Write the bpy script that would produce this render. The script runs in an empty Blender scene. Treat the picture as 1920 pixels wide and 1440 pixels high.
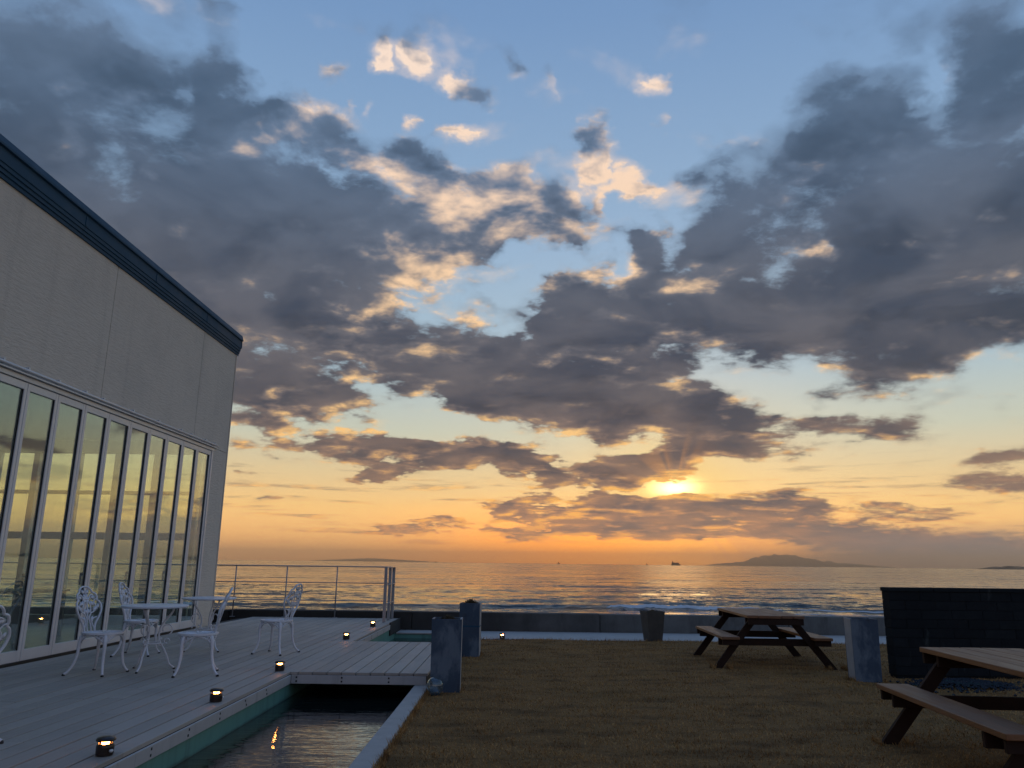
import bpy, bmesh, math, random
import numpy as np
from mathutils import Vector, Matrix, Quaternion

random.seed(7)
scene = bpy.context.scene
col = scene.collection
rad = math.radians

# ------------------------------------------------------------------ camera
CAM_H = 1.35
cam_data = bpy.data.cameras.new('camera')
cam_data.sensor_width = 36.0
cam_data.lens = 27.0
cam_data.clip_start = 0.05
cam_data.clip_end = 90000.0
cam = bpy.data.objects.new('camera', cam_data)
col.objects.link(cam)
cam.matrix_world = (Matrix.Translation((0, 0, CAM_H)) @ Matrix.Rotation(rad(0.25), 4, 'Z')
                    @ Matrix.Rotation(rad(90 + 13.12), 4, 'X') @ Matrix.Rotation(rad(0.68), 4, 'Z'))
scene.camera = cam

scene.render.engine = 'CYCLES'
scene.view_settings.view_transform = 'Standard'
scene.view_settings.look = 'None'
scene.view_settings.exposure = 0.08
scene.view_settings.gamma = 1.0
scene.view_settings.use_curve_mapping = False
scene.cycles.use_denoising = True
scene.cycles.max_bounces = 8
scene.cycles.transparent_max_bounces = 12
scene.cycles.sample_clamp_indirect = 4.0
scene.cycles.caustics_reflective = False
scene.cycles.caustics_refractive = False
scene.cycles.volume_bounces = 0

SUN_AZ, SUN_EL = 11.75, 5.45          # degrees, azimuth measured from +Y towards +X


def lin(r, g, b):
    def f(c):
        c /= 255.0
        return c / 12.92 if c <= 0.04045 else ((c + 0.055) / 1.055) ** 2.4
    return (f(r), f(g), f(b), 1.0)


# ------------------------------------------------------------------ node expressions
class Graph:
    """Small helper that writes node trees as expressions."""
    def __init__(self, tree):
        self.t = tree
        tree.nodes.clear()

    def node(self, kind, **kw):
        n = self.t.nodes.new(kind)
        for k, v in kw.items():
            setattr(n, k, v)
        return n

    def put(self, sock, v):
        if isinstance(v, S):
            v = v.s
        if isinstance(v, bpy.types.NodeSocket):
            self.t.links.new(v, sock)
        elif v is not None:
            if isinstance(v, (tuple, list)) and sock.type == 'VECTOR':
                v = tuple(v)[:3]
            sock.default_value = v

    def math(self, op, a, b=None, c=None, clamp=False):
        n = self.node('ShaderNodeMath', operation=op, use_clamp=clamp)
        for i, v in enumerate((a, b, c)):
            if v is not None:
                self.put(n.inputs[i], v)
        return S(self, n.outputs[0])

    def vec(self, op, a, b=None, scale=None):
        n = self.node('ShaderNodeVectorMath', operation=op)
        self.put(n.inputs[0], a)
        if b is not None:
            self.put(n.inputs[1], b)
        if scale is not None:
            self.put(n.inputs['Scale'], scale)
        return S(self, n.outputs['Value' if op in ('LENGTH', 'DOT_PRODUCT', 'DISTANCE') else 'Vector'])

    def xyz(self, x, y, z):
        n = self.node('ShaderNodeCombineXYZ')
        for i, v in enumerate((x, y, z)):
            self.put(n.inputs[i], v)
        return S(self, n.outputs[0])

    def split(self, v):
        n = self.node('ShaderNodeSeparateXYZ')
        self.put(n.inputs[0], v)
        return [S(self, o) for o in n.outputs]

    def step(self, v, a, b, lo=0.0, hi=1.0, kind='SMOOTHSTEP'):
        n = self.node('ShaderNodeMapRange', interpolation_type=kind)
        for i, x in enumerate((v, a, b, lo, hi)):
            self.put(n.inputs[i], x)
        return S(self, n.outputs[0])

    def noise(self, v, scale, detail=6.0, rough=0.55, lac=2.0, dist=0.0, color=False):
        n = self.node('ShaderNodeTexNoise')
        self.put(n.inputs['Vector'], v)
        for k, x in (('Scale', scale), ('Detail', detail), ('Roughness', rough), ('Lacunarity', lac), ('Distortion', dist)):
            self.put(n.inputs[k], x)
        return S(self, n.outputs['Color' if color else 'Fac'])

    def mix(self, f, a, b, blend='MIX'):
        n = self.node('ShaderNodeMix', data_type='RGBA', blend_type=blend)
        self.put(n.inputs[0], f)
        self.put(n.inputs[6], a)
        self.put(n.inputs[7], b)
        return S(self, n.outputs[2])

    def ramp(self, f, stops, interp='LINEAR'):
        n = self.node('ShaderNodeValToRGB')
        cr = n.color_ramp
        cr.interpolation = interp
        while len(cr.elements) < len(stops):
            cr.elements.new(0.5)
        for e, (p, c) in zip(cr.elements, stops):
            e.position = p
            e.color = c if not isinstance(c, (int, float)) else (c, c, c, 1)
        self.put(n.inputs[0], f)
        return S(self, n.outputs[0])


class S:
    def __init__(self, g, s):
        self.g, self.s = g, s
    def __add__(self, o): return self.g.math('ADD', self, o)
    def __radd__(self, o): return self.g.math('ADD', o, self)
    def __sub__(self, o): return self.g.math('SUBTRACT', self, o)
    def __rsub__(self, o): return self.g.math('SUBTRACT', o, self)
    def __mul__(self, o): return self.g.math('MULTIPLY', self, o)
    def __rmul__(self, o): return self.g.math('MULTIPLY', o, self)
    def __truediv__(self, o): return self.g.math('DIVIDE', self, o)
    def __rtruediv__(self, o): return self.g.math('DIVIDE', o, self)
    def clamp(self): return self.g.math('ADD', self, 0.0, clamp=True)


# ------------------------------------------------------------------ the sky: clear dusk gradient with broken cloud
# cloud banks as ellipses on the sky: azimuth, elevation, half axes, turn (degrees), density
CLOUDS = [
    (-32.89,29.95,11.6,7.29,-173.16,1.0), (-34.75,23.55,9.87,7.83,-174.87,1.0), (-20.6,24.02,15.77,7.89,172.59,1.05),
    (-26.24,18.78,14.35,8.62,174.16,1.1), (-15.52,29.43,4.9,3.04,-179.56,0.75), (-8.96,29.38,3.76,2.05,166.24,0.7),
    (-10.57,24.05,8.56,5.78,165.56,0.9), (-15.38,17.52,11.26,4.61,173.53,0.95), (-16.89,12.21,8.64,3.24,171.92,0.85),
    (-10.9,15.52,7.97,2.35,169.8,0.7), (-5.23,28.13,1.73,0.81,-177.19,0.6), (0.66,25.85,7.1,3.6,173.82,1.0),
    (-3.37,23.68,5.5,2.9,169.39,0.9), (-6.42,25.46,4.98,3.36,118.13,0.8), (3.88,23.54,2.54,0.85,-173.92,0.5),
    (1.39,12.54,16.28,3.34,169.59,1.25), (10.22,11.66,9.43,3.13,170.66,1.25), (5.3,17.87,5.37,3.35,169.88,1.1),
    (-1.52,15.88,5.34,2.19,160.09,0.75), (-8.01,14.1,5.63,1.98,164.98,0.75), (30.26,21.76,13.85,8.52,175.58,1.15),
    (27.93,28.03,6.9,5.04,175.04,1.0), (35.55,30.3,7.88,5.2,87.84,0.95), (16.24,23.04,5.55,3.52,168.9,0.9),
    (18.93,27.84,4.58,2.92,-169.3,0.55), (23.26,16.38,13.41,4.38,171.76,1.15), (14.84,19.0,7.48,2.85,166.15,0.9),
    (27.71,13.01,9.71,2.65,-174.83,1.0), (30.51,15.49,8.08,4.14,-174.32,1.1), (10.95,21.93,4.49,2.29,-179.31,0.65),
    (9.15,16.2,4.84,2.35,178.01,0.85), (24.04,9.17,6.38,1.23,174.56,0.9), (14.72,8.82,7.13,1.84,176.41,1.0),
    (16.7,10.85,5.57,1.53,169.29,0.85), (-6.95,7.75,11.84,1.64,177.59,0.9), (-0.59,7.76,5.59,1.97,166.95,0.95),
    (-10.39,6.09,2.9,0.77,173.67,0.8), (-18.12,4.57,3.41,0.41,179.03,0.55), (-19.68,6.17,2.48,0.52,179.63,0.5),
    (9.1,6.61,5.83,1.93,-174.28,1.1), (3.01,5.83,3.17,0.86,-164.85,0.7), (13.01,3.9,12.3,1.21,177.77,1.0),
    (11.09,2.77,12.8,1.36,178.14,1.05), (22.14,2.21,16.01,1.21,176.64,1.0), (31.0,0.85,11.96,1.95,-179.56,0.95),
    (19.57,4.58,4.52,0.96,170.73,0.85), (-0.14,4.24,3.55,0.62,177.71,0.75), (-0.14,3.66,2.36,0.46,178.7,0.7),
    (-9.42,1.98,1.52,0.34,-179.1,0.6), (8.79,1.82,2.29,0.45,-179.54,0.7), (20.17,3.12,5.18,0.58,179.6,0.7),
    (-5.57,1.85,10.07,0.42,177.89,0.5), (-7.93,2.96,5.4,0.34,178.09,0.45), (-3.26,2.65,7.82,0.38,176.87,0.5),
    (1.83,2.14,5.85,0.61,177.65,0.6), (32.49,6.47,3.74,0.72,-173.84,0.85), (32.32,4.96,4.25,0.79,-179.85,0.9),
    (25.26,4.12,3.53,0.49,175.57,0.65), (20.47,7.5,2.8,0.52,174.8,0.55), (29.4,10.91,3.42,0.87,-176.15,0.6),
    (32.92,10.23,1.72,0.74,164.59,0.5), (26.78,3.39,6.27,0.45,-178.75,0.6), (-12.95,10.33,6.18,1.55,167.85,0.6),
    (-18.9,9.59,4.0,1.05,175.48,0.7), (-18.0,7.57,4.73,0.68,178.92,0.55), (-13.59,8.36,5.71,0.85,178.57,0.55),
    (11.26,19.23,6.06,3.47,167.49,0.95), (9.76,23.14,4.57,2.28,167.98,0.8), (-24.22,32.11,3.68,3.36,69.05,0.9),
    (-22.76,29.69,6.07,2.06,-177.41,0.95), (-17.72,30.89,5.69,1.73,-175.31,0.85), (6.68,13.9,8.08,2.37,174.17,0.9),
    (12.34,16.07,4.74,1.94,177.17,0.8), (3.44,19.46,3.34,1.18,179.43,0.55), (-4.48,18.18,3.73,1.78,172.75,0.6),
    (-0.33,19.46,2.52,0.86,-179.35,0.5), (-3.7,20.17,2.52,0.86,-178.22,0.5), (9.25,20.09,2.46,1.55,176.98,0.6),
    (20.69,25.46,6.31,4.4,-168.71,0.95), (21.44,20.63,5.17,2.92,172.13,1.0), (18.17,28.29,4.62,2.92,-169.39,0.7),
    (24.25,27.37,5.44,4.52,174.57,1.0), (24.66,31.38,3.4,2.28,164.72,0.75), (30.18,34.62,5.41,2.51,179.83,0.55),
    (15.3,27.55,3.58,1.66,-169.62,0.5), (21.48,30.26,4.18,1.39,-176.81,0.45), (-15.04,34.46,2.17,0.92,177.55,0.79),
    (-11.29,35.14,1.64,1.03,117.71,0.71), (-8.75,35.53,1.8,1.4,-178.49,0.79), (-4.94,34.31,2.7,1.7,170.9,0.83),
    (-8.54,31.85,1.22,0.85,-174.67,0.75), (-5.34,30.8,2.26,0.87,173.79,0.75), (-15.95,33.29,1.5,0.48,-179.47,0.63),
    (-14.36,33.02,0.81,0.63,53.86,0.68), (2.73,34.19,1.14,0.71,166.43,0.69), (11.62,33.46,1.04,0.96,179.83,0.73),
    (6.76,30.79,2.27,1.36,176.66,0.79), (5.86,29.12,1.67,1.29,-166.49,0.77), (8.43,28.38,2.65,0.95,176.7,0.75),
    (10.3,27.17,2.61,0.88,165.98,0.79), (6.69,26.76,1.29,1.26,146.82,0.73), (10.12,30.27,0.94,0.43,175.5,0.68),
    (11.71,30.69,0.77,0.57,172.51,0.65), (11.9,25.16,0.82,0.74,95.6,0.73), (3.87,22.85,1.52,0.54,179.06,0.68),
    (-12.39,32.45,1.02,0.42,179.17,0.58), (6.81,21.93,2.04,1.03,-155.09,0.75), (-24.1,35.57,2.27,1.13,179.81,0.68),
    (-0.57,35.74,1.74,0.42,162.23,0.55),
]
GAPS = [
    (-29.44,33.31,2.46,1.85,170.28,0.35), (-31.46,34.78,3.01,0.93,179.96,0.3), (-17.82,31.92,4.08,1.2,-175.07,0.35),
    (-26.59,30.09,1.45,0.73,-173.99,0.25), (-15.43,28.37,2.06,0.79,-164.35,0.28), (8.07,22.46,2.34,1.23,-125.1,0.5),
    (1.76,21.43,4.64,1.01,170.79,0.4), (-4.35,13.83,5.71,0.87,175.78,0.35), (7.11,15.67,1.22,0.55,178.68,0.25),
    (21.84,23.31,1.34,0.79,117.18,0.3), (20.84,12.7,5.36,0.89,171.81,0.6), (20.69,10.65,3.19,0.75,168.33,0.55),
    (17.25,13.88,2.25,0.53,176.48,0.3), (-6.44,25.83,1.28,0.75,-176.61,0.3), (11.48,5.43,3.05,0.42,-174.38,0.85),
    (14.81,6.8,2.27,0.6,-155.8,0.6), (31.31,30.21,1.91,1.49,93.44,0.45), (31.29,19.51,1.87,0.68,-179.63,0.25),
    (-6.64,9.81,9.96,1.02,179.77,0.5), (33.14,12.06,5.03,1.31,-161.29,0.7), (-10.62,10.44,2.35,0.55,-177.48,0.3),
    (1.4,10.35,10.49,0.56,176.45,0.3), (15.17,2.77,2.55,0.37,179.99,0.45), (-2.84,19.41,3.76,0.79,172.12,0.4),
    (11.02,0.71,8.98,1.04,-179.43,1.0), (-10.08,0.1,12.04,1.49,-179.35,0.5),
]
LIT = [
    (7.92,33.48,10.55,3.81,176.5,1.0), (-0.41,25.65,8.61,4.17,176.61,1.0), (-7.14,22.36,6.64,4.96,123.78,0.75),
    (-9.95,27.83,5.06,2.59,177.36,0.5), (-14.08,15.7,7.81,2.32,176.48,0.4), (0.45,25.28,8.17,4.18,176.26,1.0),
    (-4.67,24.4,6.19,3.79,116.34,0.7), (-7.62,32.69,14.3,5.69,173.19,1.0), (8.23,28.83,7.3,5.84,174.22,1.0),
    (-11.43,17.83,6.03,2.33,-175.94,0.55), (-6.09,16.94,8.22,3.55,-177.67,0.45), (-19.39,15.23,4.44,2.26,175.64,0.2),
    (14.92,20.52,5.15,2.08,170.58,0.45), (31.29,19.51,7.19,2.38,174.86,0.42), (7.62,20.93,3.32,1.94,177.57,0.7),
    (19.02,12.63,9.5,1.51,176.44,0.5), (30.78,12.33,6.74,2.38,-169.02,0.5), (-10.6,10.05,12.92,2.34,174.47,0.5),
    (-14.42,9.48,7.59,2.31,177.87,0.45), (-14.34,30.29,4.89,2.17,171.53,0.5), (32.41,30.88,2.06,1.78,138.48,0.55),
    (21.61,22.8,2.24,1.8,167.29,0.5), (3.41,9.76,11.24,1.19,176.12,0.5), (11.96,6.0,6.85,2.29,-175.37,0.55),
    (7.49,14.28,4.03,1.97,178.78,0.15), (-16.5,7.08,9.2,3.41,-177.51,0.3), (23.76,5.75,16.61,4.3,178.4,0.28),
    (-2.5,4.02,19.66,3.49,-179.18,0.35), (7.26,1.81,11.51,1.52,-179.54,0.5), (-8.94,24.92,5.05,3.77,-174.82,0.35),
    (33.38,14.05,3.49,2.01,-175.83,0.4),
]


world = bpy.data.worlds.new('World')
scene.world = world
world.use_nodes = True
world.cycles.sampling_method = 'MANUAL'
world.cycles.sample_map_resolution = 512


def build_sky(tree):
    g = Graph(tree)
    tc = g.node('ShaderNodeTexCoord')
    d = S(g, tc.outputs['Generated'])
    dx, dy, dz = g.split(d)
    az = g.math('ARCTAN2', dx, dy) * (180 / math.pi)
    el = g.math('ARCSINE', dz) * (180 / math.pi)
    sa, se = rad(SUN_AZ), rad(SUN_EL)
    sdir = (math.sin(sa) * math.cos(se), math.cos(sa) * math.cos(se), math.sin(se))
    cosang = g.vec('DOT_PRODUCT', d, sdir)
    ang = g.math('ARCCOSINE', g.math('MINIMUM', cosang, 0.99999)) * (180 / math.pi)

    # flat cloud layer seen in perspective
    den = g.math('MAXIMUM', dz, 0.0) + 0.17
    pxy = g.xyz(dx / den, dy / den, 0.0)
    n_big = g.noise(g.vec('ADD', pxy, (3.1, 7.7, 1.3)), 1.15, 4, 0.5)
    n1 = g.noise(g.vec('ADD', pxy, (11.3, 4.2, 0.0)), 6.2, 11, 0.62, dist=0.15)
    # the same field, a little towards the sun: what stands between the cloud and its light
    tosun = g.vec('SUBTRACT', (math.sin(sa) * 6.0, math.cos(sa) * 6.0, 0.0), pxy)
    off = g.vec('SCALE', g.vec('NORMALIZE', tosun), scale=0.075)
    n2 = g.noise(g.vec('ADD', g.vec('ADD', pxy, off), (11.3, 4.2, 0.0)), 6.2, 4, 0.52, dist=0.2)

    # warp the banks so that none of them keeps a drawn outline
    wn = g.noise(g.xyz(az / 9.0, el / 6.0, 0.0), 1.0, 5, 0.6, color=True)
    wx, wy, wz = g.split(wn)
    spread = g.step(el, 0.0, 18.0, 0.18, 1.0, 'LINEAR')
    q = g.xyz(az + (wx - 0.5) * 9.0 * spread, el + (wy - 0.5) * 7.0 * spread, 0.0)

    # the banks are written into rows of curves over azimuth, one row for each elevation, and read back between rows
    rows = [0.0, 0.7, 1.4, 2.1, 2.8, 3.5, 4.3, 5.1, 5.9, 6.7, 7.5, 8.4, 9.3, 10.3, 11.4, 12.6, 13.9, 15.3, 16.8, 18.4, 20.0,
            21.4, 22.7, 24.0, 25.2, 26.3, 27.3, 28.2, 29.1, 30.0, 30.9, 31.8, 32.7, 33.6, 34.6, 35.8, 37.5, 39.5, 43.0]
    azs = np.linspace(-42.0, 42.0, 141)

    def field(items, lo, hi, e0):
        acc = np.zeros_like(azs)
        for (a, e, r1, r2, rot, w) in items:
            c, s_ = math.cos(rad(rot)), math.sin(rad(rot))
            x, y = azs - a, e0 - e
            ln = np.hypot((x * c + y * s_) / r1, (-x * s_ + y * c) / r2)
            f = np.clip((hi - ln) / (hi - lo), 0, 1)
            acc = np.maximum(acc, w * f * f * (3 - 2 * f))
        return acc
    qx, qy, _ = g.split(q)
    u = g.step(qx, -42.0, 42.0, 0.0, 1.0, 'LINEAR')
    uuu = g.xyz(u, u, u)
    acc = None
    for k, e0 in enumerate(rows):
        cov = np.clip((field(CLOUDS, 0.25, 1.2, e0) - field(GAPS, 0.2, 1.2, e0) + 0.3) / 1.5, 0, 1)
        lm = np.clip(field(LIT, 0.1, 1.15, e0), 0, 1)
        n = g.node('ShaderNodeRGBCurve')
        g.put(n.inputs['Color'], uuu)
        n.mapping.extend = 'HORIZONTAL'
        for ci, arr in ((0, cov), (1, lm)):
            pts = n.mapping.curves[ci].points
            us = (azs + 42.0) / 84.0
            keep = [i for i in range(len(us)) if i in (0, len(us) - 1)
                    or abs(arr[i] - arr[i - 1]) > 1e-4 or abs(arr[i + 1] - arr[i]) > 1e-4]
            while len(pts) < len(keep):
                pts.new(0.5, 0.5)
            for p_, i in zip(pts, keep):
                p_.location = (us[i], arr[i])
                p_.handle_type = 'VECTOR'
        n.mapping.update()
        v = S(g, n.outputs[0])
        acc = v if acc is None else g.mix(g.step(qy, rows[k - 1], e0, 0.0, 1.0, 'LINEAR'), acc, v)
    cov_n, lit_map, _ = g.split(acc)
    cover_in = cov_n * 1.5 - 0.3
    # beyond the view broken cloud goes on, thinned to brighten the building wall
    away = g.math('MAXIMUM', g.step(g.math('ABSOLUTE', az), 38.0, 52.0), g.step(el, 40.0, 50.0))
    wide = g.step(n_big, 0.40, 0.70, 0.0, 1.0)
    cover = g.math('MAXIMUM', cover_in * 1.12 * (1.0 - away), wide * away)

    n_soft = g.noise(g.vec('ADD', pxy, (11.3, 4.2, 0.0)), 6.2, 4, 0.52, dist=0.2)
    amp = g.step(cover, 0.0, 0.5, 0.3, 1.0)
    dens = cover + (n1 - 0.5) * 2.2 * amp
    n_tone = g.noise(g.vec('ADD', pxy, (5.5, 9.1, 2.0)), 2.6, 4, 0.55, dist=0.4)
    side = g.step(g.math('ABSOLUTE', az + 3.0), 8.0, 30.0)
    soft = g.step(el, 2.0, 32.0, 0.22, 0.46, 'LINEAR') + side * 0.32
    alpha = g.step(dens, 0.28, 0.28 + soft)
    veil = g.step(cover + (n_soft - 0.5) * 2.0, 0.10, 0.75) * g.step(el, 8.0, 22.0, 0.25, 0.60)
    alpha = g.math('MAXIMUM', alpha, veil)
    thick = g.step(cover + (n_soft - 0.5) * 2.6 + (n1 - 0.5) * 0.8, 0.30, 1.65)
    # long thin streaks low over the sea
    stn = g.noise(g.xyz(az / 9.0, el / 0.55, 7.0), 1.0, 5, 0.6, dist=0.3)
    streak = g.step(stn, 0.53, 0.68) * g.step(el, 8.5, 5.0) * g.step(el, 0.3, 1.6) * 0.62
    alpha = g.math('MAXIMUM', alpha, streak) * g.step(el, -0.5, 1.0)

    # clear sky
    sky = g.node('ShaderNodeTexSky', sky_type='NISHITA')
    sky.sun_disc = False
    sky.sun_elevation = se
    sky.sun_rotation = sa
    sky.air_density = 1.4
    sky.dust_density = 2.5
    sky.ozone_density = 1.5
    g.put(sky.inputs[0], d)
    nish = g.vec('SCALE', S(g, sky.outputs[0]), scale=0.06)
    t = g.math('DIVIDE', el, 60.0, clamp=True)
    clear = g.ramp(t, [
        (0.000, lin(250, 172, 104)), (0.030, lin(253, 188, 114)), (0.065, lin(253, 204, 130)),
        (0.105, lin(238, 212, 162)), (0.155, lin(204, 210, 192)), (0.230, lin(172, 198, 212)),
        (0.380, lin(152, 184, 215)), (0.640, lin(120, 155, 199)), (1.0, lin(84, 124, 184))])
    sunward = g.step(ang, 75.0, 8.0)
    cool = g.ramp(t, [(0.0, lin(176, 150, 150)), (0.12, lin(178, 168, 172)), (0.35, lin(136, 160, 196)), (1.0, lin(84, 122, 180))])
    clear = g.mix(g.step(cosang, -0.4, 0.75), cool, clear)
    low = g.step(el, 5.2, 0.6)
    warm = low * g.step(g.math('ABSOLUTE', az - 7.0), 21.0, 0.0)
    clear = g.mix(warm * 0.95, clear, (1.75, 0.50, 0.02, 1))
    clear = g.mix(0.12, clear, nish)
    glow = g.math('EXPONENT', g.math('POWER', ang / 3.6, 1.3) * -1.0)
    clear = g.mix(glow * 0.75, clear, lin(255, 212, 108))
    cx = (az - SUN_AZ) * 0.70
    cy = (el - SUN_EL) * 1.5
    core = g.math('EXPONENT', (cx * cx + cy * cy) * -1.1)
    clear = g.mix(1.0, clear, g.vec('SCALE', (1.0, 0.72, 0.30), scale=core * 3.4), 'ADD')

    # cloud colours
    dark = g.ramp(t, [
        (0.00, lin(112, 96, 92)), (0.05, lin(98, 90, 92)), (0.12, lin(76, 76, 84)), (0.22, lin(62, 68, 82)),
        (0.36, lin(63, 74, 92)), (0.52, lin(72, 92, 116)), (1.0, lin(88, 108, 138))])
    mid = g.ramp(t, [
        (0.00, lin(196, 132, 88)), (0.10, lin(158, 124, 102)), (0.20, lin(112, 105, 106)), (0.34, lin(102, 106, 117)), (0.48, lin(100, 120, 146)), (1.0, lin(124, 144, 172))])
    bright = g.ramp(t, [
        (0.00, lin(252, 160, 76)), (0.08, lin(255, 186, 92)), (0.16, lin(254, 203, 132)), (0.30, lin(247, 206, 160)),
        (0.45, lin(246, 213, 184)), (0.62, lin(246, 222, 204)), (1.0, lin(226, 222, 226))])
    relief = n_soft - n2
    lit = (1.0 - thick) * (0.46 + lit_map * 0.34) + relief * 3.0 + (n1 - n_soft) * 1.7 + lit_map * 0.50 - 0.30
    lit = lit - away * 0.12 - side * 0.10
    lit = lit + glow * 0.5 * (1.0 - thick) + streak * 0.25
    lit = lit.clamp()
    tone = g.step(n_tone, 0.34, 0.66)
    dark = g.mix(tone * 0.68, dark, mid)
    body = g.mix(g.step(lit, 0.0, 0.45), dark, mid)
    body = g.mix(g.step(lit, 0.28, 0.92), body, bright)
    # heavy cores are darker than the rest of a bank
    body = g.mix(g.step(thick, 0.70, 1.0) * (1.0 - tone * 0.6) * 0.55, body, g.vec('SCALE', dark, scale=0.74))
    # shafts of light fanning out from the sun across the bank above it
    fan = g.math('ARCTAN2', az - SUN_AZ, el - SUN_EL)
    shafts = g.noise(g.xyz(fan * 1.7, 0.0, 4.0), 1.6, 1, 0.5)
    beam = g.step(shafts, 0.42, 0.66) * g.step(ang, 5.0, 0.6) * g.step(el, SUN_EL - 0.2, SUN_EL + 0.6)
    body = g.mix(beam * 0.42, body, lin(236, 160, 86))
    out = g.mix(alpha, clear, body)
    # rain murk low in the north-west and dusk haze along the whole horizon
    mn = g.noise(g.xyz(az / 5.0, el / 1.2, 2.0), 1.0, 4, 0.5)
    murk = g.step(az + (mn - 0.5) * 10.0, 13.0, 27.0) * g.step(el + (mn - 0.5) * 1.6, 3.2, 1.2)
    out = g.mix(murk * 0.85, out, lin(110, 105, 110))
    haze_band = g.step(el + (mn - 0.5) * 1.6, 2.0, 0.0) * g.step(az, 6.0, -4.0)
    out = g.mix(haze_band * 0.15, out, lin(222, 152, 104))
    # slanting shafts below the bank, north of the sun
    sh2 = g.noise(g.xyz(fan * 5.0, 0.0, 9.0), 1.7, 1, 0.5)
    low_fan = g.step(sh2, 0.44, 0.62) * g.step(az, 13.0, 15.0) * g.step(az, 25.0, 18.0) * g.step(el, 3.0, 1.8)
    out = g.mix(low_fan * 0.30, out, lin(226, 160, 110))
    # below the horizon: dark ground
    out = g.mix(g.step(el, -0.3, -3.0), out, lin(60, 58, 58))
    # the low band is seen through all the air over the sea: the sky behind it is brighter
    out = g.vec('SCALE', out, scale=g.step(el, 7.0, 0.0, 1.0, 1.5))
    bg = g.node('ShaderNodeBackground')
    g.put(bg.inputs[0], out)
    bg.inputs[1].default_value = 1.0
    o = g.node('ShaderNodeOutputWorld')
    g.t.links.new(bg.outputs[0], o.inputs[0])


build_sky(world.node_tree)

sun_data = bpy.data.lights.new('sun', 'SUN')
sun_data.energy = 0.010
sun_data.angle = rad(5.0)
sun_data.color = (1.0, 0.62, 0.30)
sun = bpy.data.objects.new('sun', sun_data)
col.objects.link(sun)
sun.rotation_euler = Vector((math.sin(rad(SUN_AZ)) * math.cos(rad(SUN_EL)), math.cos(rad(SUN_AZ)) * math.cos(rad(SUN_EL)),
                             math.sin(rad(SUN_EL)))).to_track_quat('Z', 'Y').to_euler()


# ------------------------------------------------------------------ helpers
def tag(o, label=None, category=None, group=None, kind=None):
    for k, v in (('label', label), ('category', category), ('group', group), ('kind', kind)):
        if v:
            o[k] = v
    return o


def thing(name, label, category, loc=(0, 0, 0), rz=0.0, group=None):
    o = bpy.data.objects.new(name, None)
    col.objects.link(o)
    o.location = loc
    o.rotation_euler = (0, 0, rz)
    o.empty_display_size = 0.1
    return tag(o, label, category, group)


def world_matrix(o):
    basis = Matrix.Translation(o.location) @ o.rotation_euler.to_matrix().to_4x4()
    return (world_matrix(o.parent) if o.parent else Matrix.Identity(4)) @ o.matrix_parent_inverse @ basis


def link(name, mesh, material=None, parent=None, world=False, smooth=False):
    """One mesh object; world=True keeps world coordinates under its parent."""
    o = bpy.data.objects.new(name, mesh)
    col.objects.link(o)
    if material is not None and not mesh.materials:
        mesh.materials.append(material)
    if smooth:
        mesh.polygons.foreach_set('use_smooth', [True] * len(mesh.polygons))
    if parent is not None:
        o.parent = parent
        if world:
            o.matrix_parent_inverse = world_matrix(parent).inverted()
    return o


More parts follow.
